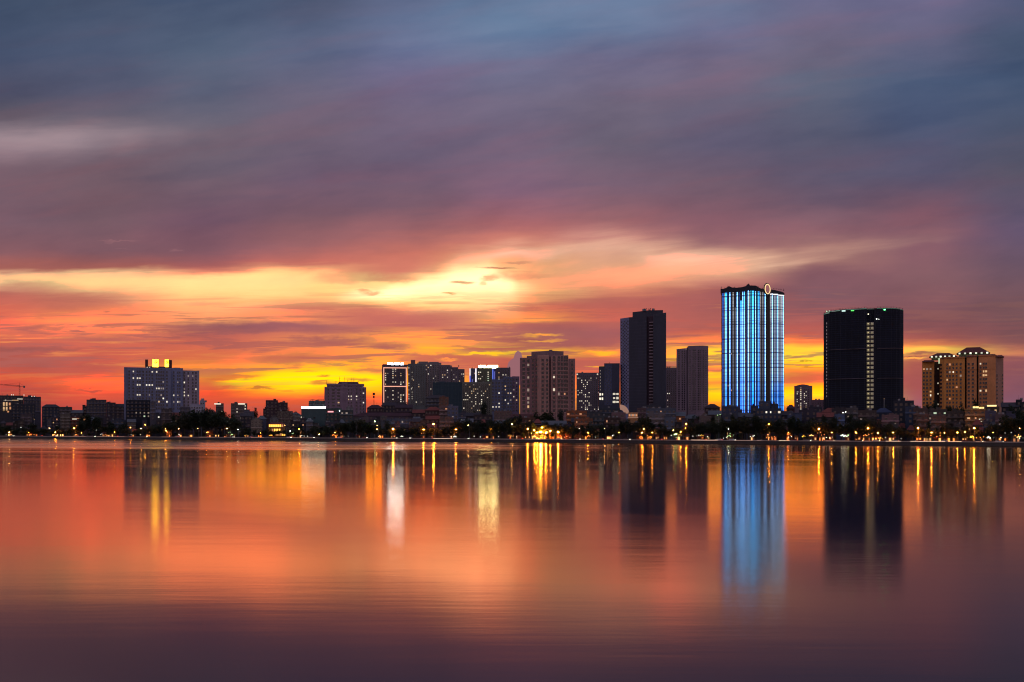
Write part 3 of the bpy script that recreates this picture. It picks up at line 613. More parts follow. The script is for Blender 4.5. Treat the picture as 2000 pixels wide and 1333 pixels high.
# ---- slim flats with many lit windows
S = Site(1147, 1500); t = thing('apartment_tower', S, 'grey tower studded with white windows between brown block and dark glass tower', 'apartment tower')
WL = wall((96, 86, 96)); body(S, t, [(1126, 0), (1169.5, 0)], 729.5, 24, WL)
W = Windows(S, t, WL); W.face([(1126, 0), (1169.5, 0)], fr(1129, 3.6, 12), fr(735, 4.05, 18), 1.9, 2.1, .10, mats=(LIT_W, LIT_D))
W.light([(1135,745,LIT_W),(1138,745,LIT_B),(1145,745),(1151,745,LIT_D),(1155,745,LIT_D),(1135,749,LIT_B),(1146,749,LIT_B),(1139,753),(1146,752,LIT_B),(1139,757),(1144,757),(1130,765),(1135,765,LIT_B),(1130,773),(1142,773,LIT_B),(1152,769,LIT_B),(1142,777),(1152,777),(1135,782,LIT_B),(1142,782),(1140,787),(1152,790,LIT_B),(1135,794),(1142,794),(1143,799,LIT_B),(1148,799,LIT_B),(1160,799),(1168,799,LIT_B),(1131,785)]); W.done()
for px in (1127.5, 1167): 
    b = MB(); b.ball((S.x(px), -.5, S.z(731.5)), 1.1, 8, 5); b.build('corner_lamp', LIT_W, t)
roof_clutter(S, t, 1128, 1168, 729.5, 4, 4, 16, 1.6, 21)

# ---- dark glass office beside the tall charcoal tower
S = Site(1190, 1180); t = thing('office_tower', S, 'navy tower with lattice stripe and stacked bright floors touching charcoal tower', 'office tower')
WM_ = wall((44, 48, 68), .5); WN = wall((92, 94, 120)); body(S, t, [(1169.5, 4), (1180, 2)], 717, 22, WM_, name='wing_wall'); body(S, t, [(1180, 0), (1210.5, 0)], 711.5, 26, WM_)
body(S, t, [(1180.6, -.35), (1195, -.35)], 713.5, 1, wall((76, 80, 104)), name='lattice_panel', z0=S.z(792))
W = Windows(S, t, WN, 'plain'); W.face([(1180.6, -.35), (1195, -.35)], [1183, 1186, 1189, 1192], fr(717, 3.4, 22), 1.6, 2.4, stagger=True)
W.face([(1169.5, 4), (1180, 2)], [1172.5], fr(724, 6.2, 7), 1.3, 3.0, 1, mats=(LIT_D,)); W.face([(1169.5, 4), (1180, 2)], [1172.2, 1176.6], [770.5, 779], 3.6, 5.0, 1, mats=(LIT_B,)); W.face([(1180, 0), (1210.5, 0)], [1182.3], [769.5, 777.5, 785.3], 1.5, 1.8, 1, mats=(LIT_W,))
W.face([(1180, 0), (1210.5, 0)], [1199.5, 1206], [770, 778, 785.5], 5.4, 4.6, 1, mats=(LIT_B,)); W.done()
b = MB(); b.tube((S.x(1190), 6, S.z(711)), (S.x(1190), 6, S.z(706.5)), .3, .15, 5); b.build('aerial', DARK, t); roofbox(S, t, 1184, 1196, 711.5, 709.8, 6, 16, WM_)
b = MB()
for k in range(12): x = S.x(1196.5+1.2*k); b.box(x-.12, x+.12, -.3, 0, S.z(790), S.z(712))
b.build('mullions', wall((60, 64, 90), .5), t)

# ---- tall charcoal tower
S = Site(1255, 1150); t = thing('office_tower', S, 'tall charcoal tower with flat penthouse and one pale balcony column', 'office tower')
WO = wall((40, 40, 56), .6); WO2 = wall((50, 52, 66), .6); ch = [(1210, 30), (1228, 18), (1263, 6), (1264, 9), (1275, 6), (1276, 2), (1300.5, -12)]
tp = lambda p: S.z(616)
body(S, t, ch[:2], 618, 20, wall((118, 118, 146)), name='lattice_wall'); body(S, t, [(1228, 18), (1263, 6)], 618, 26, WO); body(S, t, [(1263, 9), (1276, 6)], 618.5, 22, wall((60, 44, 54)), name='balcony_wall'); body(S, t, [(1276, 2), (1300.5, -12)], 615.5, 34, WO2, name='right_wall')
body(S, t, [(1235, 22), (1265, 12), (1295, 3)], [605.5, 604.5, 606], 10, WO, name='penthouse', z0=S.z(620))
W = Windows(S, t, WO, 'plain'); W.face(ch[:2], [1213, 1216.3, 1219.6, 1222.9, 1226], fr(624, 3.35, 50), 2.3, 2.7, stagger=True); W.done()
for k in range(27):
    z = S.z(629.5+6.15*k); b = MB(); b.prism([(S.x(1268), 4.2), (S.x(1275.6), 3.2), (S.x(1275.6), 7), (S.x(1268), 8)], z-.7, z+.55, bottom=True); b.build('balcony', wall((130, 112, 116)), t)
b = MB()
for k in range(13):
    px = 1277.5+1.85*k; y = 2-(px-1276)/24.5*14; b.box(S.x(px)-.1, S.x(px)+.1, y-.35, y+.2, 0, S.z(618))
b.build('fins', wall((72, 74, 92), .6), t)
b = MB()
for k in range(30): z = S.z(622+6.4*k); b.prism([(S.x(1228), 17.8), (S.x(1263), 5.8), (S.x(1263), 6.2), (S.x(1228), 18.2)], z, z+.22, bottom=True)
b.build('floor_band', wall((60, 60, 80), .6), t)
aerials(S, t, [(1258, 602), (1262, 601.5), (1266, 602.5), (1270, 601.2), (1274, 602.5), (1278, 603)], 605, r=.3); roof_clutter(S, t, 1256, 1276, 604.5, 5, 12, 18, 1.8, 31)

# ---- pale tower pair right of it
S = Site(1312, 1420); t = thing('apartment_tower', S, 'narrow grey flats with white roof pergola squeezed beside the charcoal tower', 'apartment tower')
WP = wall((112, 98, 106)); body(S, t, [(1300, 0), (1322, 0)], 719.5, 24, WP)
W = Windows(S, t, WP); W.face([(1300, 0), (1322, 0)], [1304, 1307.5, 1311.5, 1316, 1319.8], fr(725, 4.4, 18), 1.9, 2.3); W.light([(1304,771,LIT_B),(1307.5,771,LIT_B),(1304,781,LIT_W),(1301,797)]); W.done()
for px, m_ in ((1304, WP), (1308, WP), (1313.3, LIT_D), (1318, LIT_D)):  # the two right-hand posts glow from their material, though no lamps
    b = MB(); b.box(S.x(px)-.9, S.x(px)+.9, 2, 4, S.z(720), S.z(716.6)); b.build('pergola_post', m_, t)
b = MB(); b.box(S.x(1301), S.x(1321), 1.6, 5, S.z(716.6), S.z(716)); b.build('pergola_beam', WP, t)
S = Site(1352, 1350); t = thing('apartment_tower', S, 'pinkish-grey curved apartment tower with banded balconies', 'apartment tower')
WQ = wall((126, 106, 116)); cv = [(1343, 0), (1350, -4.5), (1358, -7), (1366, -7.5), (1374, -5.5), (1383.3, 1)]
body(S, t, [(1321, 3), (1341, 0)], [681.5, 680], 26, WQ); body(S, t, [(1341, 3), (1343, 3)], 679.5, 22, wall((70, 56, 66)), name='recess_wall'); body(S, t, cv, 677.5, 26, WQ, name='curved_wall', parapet=.6)
W = Windows(S, t, WQ); rows = fr(686, 4.38, 27)
W.face([(1321, 3), (1341, 0)], [1326, 1332.5, 1336.8], rows, 2.3, 2.6); W.face(cv, [1347.6, 1353.8, 1357.4, 1364, 1367.4, 1374, 1378.5], rows, 2.4, 2.5); W.done()
b = MB()
for k in range(28):
    z = S.z(688.2+4.38*k)
    for i in range(5):
        (p0, d0), (p1, d1) = cv[i], cv[i+1]; b.prism([(S.x(p0), d0-.5), (S.x(p1), d1-.5), (S.x(p1), d1+.1), (S.x(p0), d0+.1)], z, z+.55, bottom=True)
b.build('balcony_band', wall((140, 118, 126)), t)
roofbox(S, t, 1345, 1360, 677.5, 675.5, 4, 14, WQ)
b = MB(); b.ball((S.x(1340), -.4, S.z(682)), .8, 6, 4); b.build('corner_lamp', LIT_D, t)

# ---- blue LED tower
S = Site(1470, 900); t = thing('skyscraper', S, 'tallest tower striped in blue and white light with a gold ring', 'skyscraper')
WR = wall((34, 38, 62), .35)
A = [(1408, 5), (1412, 1), (1434, -2), (1456, -3)]; B = [(1456.6, -3), (1462, -5), (1474, -4.5), (1485, -1)]; Cc = [(1485, 1), (1496.4, 3)]; Dd = [(1504, 2), (1509, 0), (1520, 2), (1531.5, 7)]
body(S, t, A, [569, 568, 567.5, 566], 26, WR); body(S, t, B, [566, 565, 566, 568], 26, WR, name='middle_wall'); body(S, t, Cc, 569, 24, WR, name='recess_wall'); body(S, t, [(1496.4, 8), (1504, 8)], 575, 18, plain('dark_shaft', (20, 22, 30), .3), name='lift_shaft'); body(S, t, Dd, [574, 574.5, 576, 578.5], 22, WR, name='right_wall')
def led(name, top, mid, bot, s_, gaps=True):
    m, nt_, bs, q = _new(name); bs.inputs['Base Color'].default_value = (.02, .02, .03, 1)
    gm = q.n('ShaderNodeNewGeometry'); sp_ = q.n('ShaderNodeSeparateXYZ'); nt_.links.new(gm.outputs['Position'], sp_.inputs[0])
    zf = q.m('DIVIDE', sp_.outputs[2], 135.0); nz = q.noise(gm.outputs['Position'], .05, 3, .6)
    c_ = q.ramp(q.m('ADD', zf, q.m('MULTIPLY', q.m('SUBTRACT', nz, .5), .5)), [(0.0, bot), (0.30, bot), (0.50, mid), (0.80, mid), (0.95, top)])
    fl = q.m('FRACT', q.m('DIVIDE', sp_.outputs[2], 3.4)); on = q.m('MULTIPLY_ADD', q.m('GREATER_THAN', fl, .22), .35, .65) if gaps else 1.0
    bay = q.m('MULTIPLY_ADD', q.m('GREATER_THAN', q.m('FRACT', q.m('DIVIDE', sp_.outputs[2], 13.0)), .06), .85, .15)
    fd = q.ramp(zf, [(0, (.75,)*3), (1, (1,)*3)])
    st_ = q.m('MULTIPLY', q.m('MULTIPLY', q.m('MULTIPLY', on, bay), s_), q.sep(fd)[0])
    nt_.links.new(c_, bs.inputs['Emission Color']); nt_.links.new(st_, bs.inputs['Emission Strength']); m.cycles.emission_sampling = 'NONE'; return m
LC = led('led_cyan', (.22, 2.4, 6.0), (.72, 2.4, 6.4), (.22, 1.4, 6.0), .9); LW = led('led_white', (.80, 2.3, 5.0), (1.0, 2.2, 5.0), (.40, 1.25, 5.0), .9)
LT = led('led_teal', (.03, .60, 1.0), (.08, .55, 1.3), (.02, .28, 1.9), .6); LB = led('led_blue', (.02, .22, 1.2), (.04, .16, .9), (.02, .09, .6), .45)
LS = led('led_bright_cyan', (.16, 1.7, 4.2), (.28, 1.7, 5.0), (.02, 1.1, 5.0), 1.0, False); LV = led('led_silver', (.85, .92, 1.05), (.55, .66, .95), (.05, .42, 1.8), .8); LG = led('led_grey', (.75, .76, .80), (.34, .35, .42), (.12, .20, .38), .75)
def on_chain(chain, px):
    for k in range(len(chain)-1):
        a, b_ = chain[k], chain[k+1]
        if a[0] <= px <= b_[0]: return a[1]+(b_[1]-a[1])*(px-a[0])/(b_[0]-a[0])
    return chain[0][1] if px < chain[0][0] else chain[-1][1]
strips = [(A,1411.8,4.2,LB,571,806),(A,1417.6,2.3,LC,571,794),(A,1425.3,2.2,LW,571,794),(A,1431.8,2.2,LG,571,794),(A,1440,2.3,LW,571,795),(A,1447.3,1.6,LC,588,800),(A,1450.8,1.6,LW,571,806),(A,1454,1.4,LC,571,806),
 (B,1461.6,2.0,LW,569,806),(B,1466.6,2.6,LT,569,806),(B,1470.6,2.6,LS,570,806),(B,1475.6,1.2,LW,571,800),(B,1479,1.1,LT,571,800),(B,1482.2,1.2,LC,571,800),
 (Cc,1485.7,1.4,LG,571,784),(Cc,1490.0,1.5,LG,571,784),(Cc,1494.6,2.0,LW,571,784),(Dd,1504.6,1.6,LG,575,784),(Dd,1508.5,1.8,LW,575,790),(Dd,1512,1.3,LV,576,795),(Dd,1515.2,1.3,LV,577,800),(Dd,1518,1.2,LW,577,806),(Dd,1520.6,1.6,LV,577,806),(Dd,1523.4,1.6,LV,578,806),(Dd,1526.2,1.4,LV,578,806),(Dd,1530,1.6,LW,578,806),(A,1459.5,1.0,LB,571,806),(A,1421.2,1.1,LB,571,794),(A,1435.8,1.0,LG,600,794),(A,1443.8,1.0,LB,571,794),(A,1414.6,1.0,LG,571,794),(B,1464.2,1.0,LG,571,804),(Dd,1506.6,.8,LV,576,788),(Dd,1528.2,.9,LV,578,806)]
for chn, px, w, m_, y0, y1 in strips:
    d = on_chain(chn, px); b = MB(); hw = S.w(w)/2*.80; b.box(S.x(px)-hw, S.x(px)+hw, d-.5, d+.05, S.z(y1), S.z(y0)); b.build('light_strip', m_, t)
b = MB()
for k in range(44):
    z = S.z(573.5+5.5*k)
    for chn in (A, B, Cc, Dd):
        for i in range(len(chn)-1):
            (p0, d0), (p1, d1) = chn[i], chn[i+1]; big = .12 if k % 5 else .4
            b.prism([(S.x(p0), d0-.62), (S.x(p1), d1-.62), (S.x(p1), d1), (S.x(p0), d0)], z, z+big, bottom=True)
b.build('floor_band', plain('black_spandrel', (20, 22, 34), .4), t, kind='stuff')
W = Windows(S, t, WR, 'plain', GLASSN); W.face(A, [1421.5, 1436, 1443.6], fr(577, 5.5, 40), 2.0, 3.6, .03, mats=(LIT_D, LIT_O)); W.face(A, [1414.8, 1428.5], fr(680, 5.5, 22), 1.6, 3.6, .04, mats=(LIT_D, LIT_O)); W.done()
b = MB(); cr = [(1406.5, 5, 561), (1412, 0, 563), (1417, -1, 562), (1423.5, -2, 558.5), (1430, -2, 561.5), (1440, -3, 562.5), (1450, -3, 561.5), (1457, -4, 560), (1461.5, -5, 555.5), (1465, -5, 559.5), (1476, -4.5, 560), (1485, -1, 564.5), (1494, 2, 566)]
for k in range(len(cr)-1):
    (p0, d0, y0), (p1, d1, y1) = cr[k], cr[k+1]; zb = S.z(569.5)
    b.prism([(S.x(p0), d0-.9), (S.x(p1), d1-.9), (S.x(p1), 22), (S.x(p0), 22)], zb, [S.z(y0), S.z(y1), S.z(y1), S.z(y0)], bottom=True)
b.build('crown', wall((26, 24, 36), .7), t, 'scalloped dark crown')
b = MB(); cr = [(1506, 1, 567), (1513, 1, 568), (1520, 1.5, 570), (1526, 3, 571), (1532, 6, 573)]
for k in range(4):
    (p0, d0, y0), (p1, d1, y1) = cr[k], cr[k+1]; b.prism([(S.x(p0), d0-.7), (S.x(p1), d1-.7), (S.x(p1), 20), (S.x(p0), 20)], S.z(577), [S.z(y0), S.z(y1), S.z(y1), S.z(y0)], bottom=True)
b.build('crown', wall((26, 24, 36), .7), t, 'lower right crown')
b = MB()
for k in range(3):
    (p0, d0), (p1, d1) = Dd[k], Dd[k+1]; y0, y1 = 575.2+k*.8, 576+k*.9; b.prism([(S.x(p0), d0-1.1), (S.x(p1), d1-1.1), (S.x(p1), d1-.7), (S.x(p0), d0-.7)], S.z(y1)-.5, S.z(y0)+.1, bottom=True)
b.build('cornice_light', glow('white_cornice', (1, 1, 1), 1.0), t)
aerials(S, t, [(1408, 556.5), (1415, 559), (1421, 555.5), (1434, 558), (1442, 559), (1458, 555), (1463, 552.5), (1468, 556), (1474, 557), (1480, 558.5), (1489, 562), (1511, 564), (1516, 565), (1521, 567), (1525, 567.5), (1530, 570)], 563, r=.16)
RING = glow('gold_ring_light', (1.0, .66, .26), 1.25)
b = MB(); b.torus((S.x(1499), -5.5, S.z(567.5)), 4.2, .38, yaw=math.radians(58)); b.build('ring_sign', RING, t, 'upright glowing gold ring')
b = MB(); b.torus((S.x(1498.2), -4.6, S.z(567.5)), 4.9, .6, yaw=math.radians(58)); b.tube((S.x(1499), -4, S.z(577)), (S.x(1499), 2, S.z(577)), .5); b.tube((S.x(1499), -4.5, S.z(577)), (S.x(1499), -4.5, S.z(574)), .4); b.build('ring_mount', DARK, t)

# ---- small domed flats
S = Site(1569, 1600); t = thing('apartment_tower', S, 'small distant round-topped flats with columns of lit windows', 'apartment tower')
WS = wall((104, 88, 96)); body(S, t, [(1551, 2), (1555, 0), (1583, 0), (1586.5, 2)], 755, 22, WS)
b = MB()
pts = [(1554+28*k/10, 755.5-4.6*math.sin(math.pi*(.12+.76*k/10))) for k in range(11)]
for k in range(10): b.prism([(S.x(pts[k][0]), 3), (S.x(pts[k+1][0]), 3), (S.x(pts[k+1][0]), 20), (S.x(pts[k][0]), 20)], S.z(756), [S.z(pts[k][1]), S.z(pts[k+1][1]), S.z(pts[k+1][1]), S.z(pts[k][1])])
b.build('vaulted_roof', WS, t)
W = Windows(S, t, WS); W.face([(1555, 0), (1583, 0)], [1557, 1560], fr(762, 3.75, 10), 1.8, 2.0, .2); W.face([(1555, 0), (1583, 0)], [1564], fr(758, 3.75, 12), 2.6, 2.2, .95, mats=(LIT_W, LIT_Y)); W.face([(1555, 0), (1583, 0)], [1571, 1574.5], fr(762, 3.75, 10), 1.8, 2.0, .35); W.face([(1555, 0), (1583, 0)], [1579], fr(762, 3.75, 10), 1.8, 2.0)
W.light([(1557,769,LIT_B),(1557,780),(1557,785),(1571,769,LIT_B),(1571,773),(1571,778),(1571,785,LIT_B),(1574,788,LIT_B),(1560,754,LIT_D)]); W.done()
S = Site(1603, 1300); t = thing('building', S, 'plain mauve low slab filling the gap left of the netted tower', 'building')
WS2 = wall((96, 74, 84)); body(S, t, [(1584, 0), (1624, 0)], 782.5, 14, WS2); W = Windows(S, t, WS2); W.face([(1584, 0), (1624, 0)], fr(1588, 5, 7), [788, 793, 798], 2.2, 2.0); W.done(); roof_clutter(S, t, 1586, 1606, 782.5, 3, 2, 10, 1.5, 41)

# ---- black netted tower under construction
S = Site(1686, 740); t = thing('unfinished_tower', S, 'massive black netted tower with one column of yellow stair lights', 'unfinished tower')
WT = wall((14, 17, 30), .9, .4); ch = [(1606.5, 10), (1619, 3), (1640, 0), (1692, -2), (1693, 1), (1712, 1), (1713, -1), (1745, 0), (1757, 3), (1764.5, 9)]
tops = [607.5, 604.5, 603.2, 602.6, 603, 603, 602.9, 604, 605, 606]
body(S, t, ch, tops, 24, WT, DARK)
b = MB()
for k in range(46):                                     # sheets of netting, floor slabs telegraphing through
    z = S.z(612+4.25*k)
    for i in range(len(ch)-1):
        (p0, d0), (p1, d1) = ch[i], ch[i+1]; b.prism([(S.x(p0), d0-.16), (S.x(p1), d1-.16), (S.x(p1), d1), (S.x(p0), d0)], z, z+.1, bottom=True)
b.build('netting_seam', wall((46, 54, 82), .9), t)
for y in (682, 740):
    b = MB()
    for i in range(len(ch)-1):
        (p0, d0), (p1, d1) = ch[i], ch[i+1]
        if p0 in (1692, 1693, 1712): continue
        b.prism([(S.x(p0), d0-1.1), (S.x(p1), d1-1.1), (S.x(p1), d1), (S.x(p0), d0)], S.z(y)-.14, S.z(y)+.14, bottom=True)
    b.build('safety_canopy', wall((104, 92, 96)), t)
b = MB()
for px in (1609, 1613, 1617, 1624, 1632, 1641, 1652, 1664, 1676, 1688, 1720, 1730, 1741, 1750, 1757, 1762):
    d = on_chain(ch, px); b.tube((S.x(px), d-.35, 0), (S.x(px), d-.35, S.z(on_chain([(a_[0], tops[i]) for i, a_ in enumerate(ch)], px)-1.8)), .09, n=4)
b.build('scaffold_pole', plain('scaffold_pipe_dark', (52, 54, 66), .6), t, kind='stuff')
SL = glow('stair_lamp', (.95, .80, .30), .75); SP = glow('stairwell_glow', (.95, .62, .16), .05); SQ = glow('stair_lamp_small', (.9, .8, .35), .24)
for k in range(20):
    y = 633+8.52*k
    if y > 800: break
    b = MB(); b.box(S.x(1692.8), S.x(1706.5), .82, .98, S.z(y+3.1), S.z(y-2.6)); w_ = b.build('stair_opening', SP, t)
    b = MB(); b.ball((S.x(1695.6), .1, S.z(y)), .42, 7, 5); b.build('stair_lamp', SL, w_)
    b = MB(); b.ball((S.x(1703), .1, S.z(y+.3)), .40, 6, 4, sz=1.9); b.build('stair_lamp', SQ, w_)
b = MB(); b.box(S.x(1698.8), S.x(1700.2), -.4, .8, 0, S.z(612)); b.box(S.x(1707), S.x(1712.5), -.4, .9, 0, S.z(603.5)); b.build('stair_pier', wall((20, 22, 34)), t)
for px, py, r, c, s_ in ((1695.8, 615, .42, (1, .9, .6), 2.5), (1712, 625, .45, (.95, 1, .9), 3), (1716.3, 625.6, .3, (.95, 1, .9), 2), (1614, 606.6, .5, (.6, 1, .6), .8), (1619, 606, .4, (.7, 1, .7), .7)):
    b = MB(); b.ball((S.x(px), -2.2, S.z(py)), r, 7, 5); b.build('work_lamp', glow('work_lamp', c, s_), t)
for px, py, wd, c, s_ in ((1647.5, 606.6, 7, (.7, 1, .9), 1.8), (1665, 606.8, 6, (.06, .8, .08), 2.0), (1727.5, 607.2, 3.2, (.12, 1, .3), 8), (1628, 605.6, 8, (.5, .6, .5), .25)):
    d = on_chain(ch, px); b = MB(); b.box(S.x(px)-S.w(wd)/2, S.x(px)+S.w(wd)/2, d-.7, d-.3, S.z(py)-.28, S.z(py)+.28); b.build('roof_edge_lamp', glow('edge_lamp', c, s_), t)
b = MB()
for i in range(len(ch)-1):
    (p0, d0), (p1, d1) = ch[i], ch[i+1]; b.prism([(S.x(p0), d0-.5), (S.x(p1), d1-.5), (S.x(p1), d1-.2), (S.x(p0), d0-.2)], S.z(tops[i]+1.6), [S.z(tops[i]+1.1), S.z(tops[i+1]+1.1), S.z(tops[i+1]+1.1), S.z(tops[i]+1.1)], bottom=True)
b.build('roof_edge_tube', glow('green_edge_tube', (.16, .55, .30), .22), t)
b = MB()
for px in [1608+6.2*k for k in range(26)]:
    d = on_chain(ch, px); tt = on_chain([(a_[0], tops[i]) for i, a_ in enumerate(ch)], px); b.tube((S.x(px), d, S.z(tt)), (S.x(px), d, S.z(tt)+.9), .07, n=4)
for i in range(len(ch)-1): b.tube((S.x(ch[i][0]), ch[i][1], S.z(tops[i])+.8), (S.x(ch[i+1][0]), ch[i+1][1], S.z(tops[i+1])+.8), .06, n=4)
b.build('guard_rail', plain('scaffold_pipe_dark', (52, 54, 66), .6), t)
for k in range(22):
    b = MB(); y = 628+6.9*k; b.box(S.x(1613.4)-.1, S.x(1613.4)+.1, on_chain(ch, 1613.4)-.75, on_chain(ch, 1613.4)-.5, S.z(y+2), S.z(y-1.5)); b.build('edge_tube_lamp', glow('edge_tube', (1, .72, .7), .35), t)

# ---- roofed flats on the right
S = Site(1880, 850); t = thing('apartment_tower', S, 'amber-lit cluster of flats with lantern-lit hipped roofs', 'apartment tower')
WU = wall((240, 138, 66)); WU2 = wall((226, 138, 84)); WU3 = wall((160, 116, 96)); WUd = wall((70, 44, 42))  # orange street-lamp light on the facade is put into these wall colours
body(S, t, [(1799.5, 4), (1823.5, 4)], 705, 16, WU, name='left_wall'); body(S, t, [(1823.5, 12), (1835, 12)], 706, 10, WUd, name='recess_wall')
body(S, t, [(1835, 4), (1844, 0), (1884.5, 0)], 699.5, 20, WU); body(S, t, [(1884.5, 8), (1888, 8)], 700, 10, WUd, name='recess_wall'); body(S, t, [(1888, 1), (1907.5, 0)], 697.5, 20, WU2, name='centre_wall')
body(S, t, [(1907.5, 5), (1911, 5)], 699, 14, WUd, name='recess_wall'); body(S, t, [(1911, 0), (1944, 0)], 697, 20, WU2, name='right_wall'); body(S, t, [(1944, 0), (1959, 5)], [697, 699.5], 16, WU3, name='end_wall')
W = Windows(S, t, WU2); rows = fr(711.8, 7.47, 13)
W.face([(1799.5, 4), (1823.5, 4)], [1803, 1809.4, 1816.6], rows[1:], 3.8, 4.0); W.face([(1835, 4), (1844, 0), (1884.5, 0)], [1837.5, 1849.8, 1855, 1861.8, 1868.4, 1876.3], rows, 3.6, 4.2)
W.face([(1888, 1), (1907.5, 0)], [1892, 1900], rows, 4.2, 4.2); W.face([(1911, 0), (1944, 0)], [1914.8, 1920.8, 1925.6], rows, 3.8, 4.2); W.face([(1944, 0), (1959, 5)], [1946.5, 1957.4], rows[3:], 2.4, 3.0)
W.face([(1823.5, 12), (1835, 12)], [1831], [718, 747, 768, 789], 2.2, 2.6, 1, mats=(LIT_W,))
W.light([(1855,713,LIT_O),(1862,727,LIT_B),(1855,728,LIT_D),(1876,735,LIT_D),(1852,742,LIT_Y),(1815,769,LIT_B),(1814,762,LIT_Y),(1892,703,LIT_W),(1908,702,LIT_D),(1914,711,LIT_W),(1920,726,LIT_Y),(1925,726,LIT_Y),(1920,734,LIT_Y),(1925,734,LIT_Y),(1914,764,LIT_W),(1925,763,LIT_Y),(1855,779,LIT_O),(1810,718,LIT_D),(1803,718,LIT_O),(1816,718,LIT_D),(1868,757,LIT_O)]); W.done()
RF = wall((104, 52, 46)); GRN = glow('gable_glow', (.75, .95, .55), .55)
for x0, x1, yb, ym, yt, ix in ((1812, 1870, 700, 694.5, 687, 17), (1867, 1935, 698, 689.5, 677.3, 21)):
    b = MB(); b.box(S.x(x0+6), S.x(x1-6), 8, 22, S.z(yb), S.z(ym)); o = b.build('attic', wall((120, 124, 92)), t)
    b = MB(); b.frustum(S.x(x0+1), S.x(x1-1), 5, 26, S.z(ym+.2), S.z(yt), S.w(ix-1), 7); rf = b.build('roof', RF, t)
    n = 6
    for k in range(n):
        px = x0+7+(x1-x0-14)*k/(n-1)
        b = MB(); b.box(S.x(px)-.7, S.x(px)+.7, 4.2, 5.2, S.z(ym+.8)-.5, S.z(ym)+.4); b.build('lantern', glow('roof_lantern', (.95, 1, .72), (1.0, .6, 1.6)[k % 3]), rf)
b = MB(); b.box(S.x(1832), S.x(1839), 6, 11, S.z(708), S.z(698)); b.build('lit_gable', GRN, t)  # floodlight on the gable is put into its material as glow
for x0, x1, yb, yt in ((1800, 1824, 705, 701.5), (1838, 1886, 699.5, 696), (1888, 1909, 697.5, 693.5), (1911, 1946, 697, 693), (1944, 1959.5, 699.5, 695.5)):
    b = MB(); b.frustum(S.x(x0)-.4, S.x(x1)+.4, -.8, 12, S.z(yb), S.z(yt), S.w(5), 4); b.build('pent_roof', RF, t)
b = MB()
for y in (722.5,): 
    for x0, x1 in ((1844, 1884.5), (1888, 1907.5), (1911, 1944)): b.box(S.x(x0), S.x(x1), -.35, 0.01, S.z(y), S.z(y)+.35)
b.build('string_course', WU2, t)

# ================================================================== landmarks for describing small things
MARKS = [(0, 'far left office'), (80, 'low roofs beside the slab'), (243, 'slab block with yellow signs'), (393, 'gap beside the slab'), (515, 'glowing yellow cafe'),
 (588, 'white-topped green block'), (634, 'mansard block with aerials'), (718, 'lone floodlight mast'), (746, 'neon-outlined tower'), (798, 'speckled stepped towers'), (903, 'blue-strip tower'),
 (1010, 'broad brown block'), (1125, 'slim studded tower'), (1208, 'tall charcoal tower'), (1301, 'curved pinkish tower'), (1400, 'blue striped tower'), (1534, 'round-topped flats'), (1605, 'black netted tower'), (1766, 'netted tower side gap'), (1799, 'amber hip-roofed flats'), (1960, 'far right edge'), (9999, '')]
ORD = ['first', 'second', 'third', 'fourth', 'fifth', 'sixth', 'seventh', 'eighth', 'ninth', 'tenth', 'eleventh', 'twelfth', '13th', '14th', '15th', '16th', '17th', '18th', '19th', '20th', '21st', '22nd', '23rd', '24th', '25th']
PENDING = {}
def later(o, px, what, cat, group=None):
    """label = what + landmark + its order from the left among the same kind there"""
    i = max(k for k in range(len(MARKS)) if px >= MARKS[k][0]) if px >= 0 else 0
    o['category'] = cat
    if group: o['group'] = group
    PENDING.setdefault((what, i), []).append((px, o)); return o
def resolve():
    for (what, i), L in PENDING.items():
        L.sort(key=lambda e: e[0]); n = len(L)
        for k, (px, o) in enumerate(L):
            o['label'] = f"{what} below the {MARKS[i][1]}" + ("" if n == 1 else f", {ORD[k]} from left")

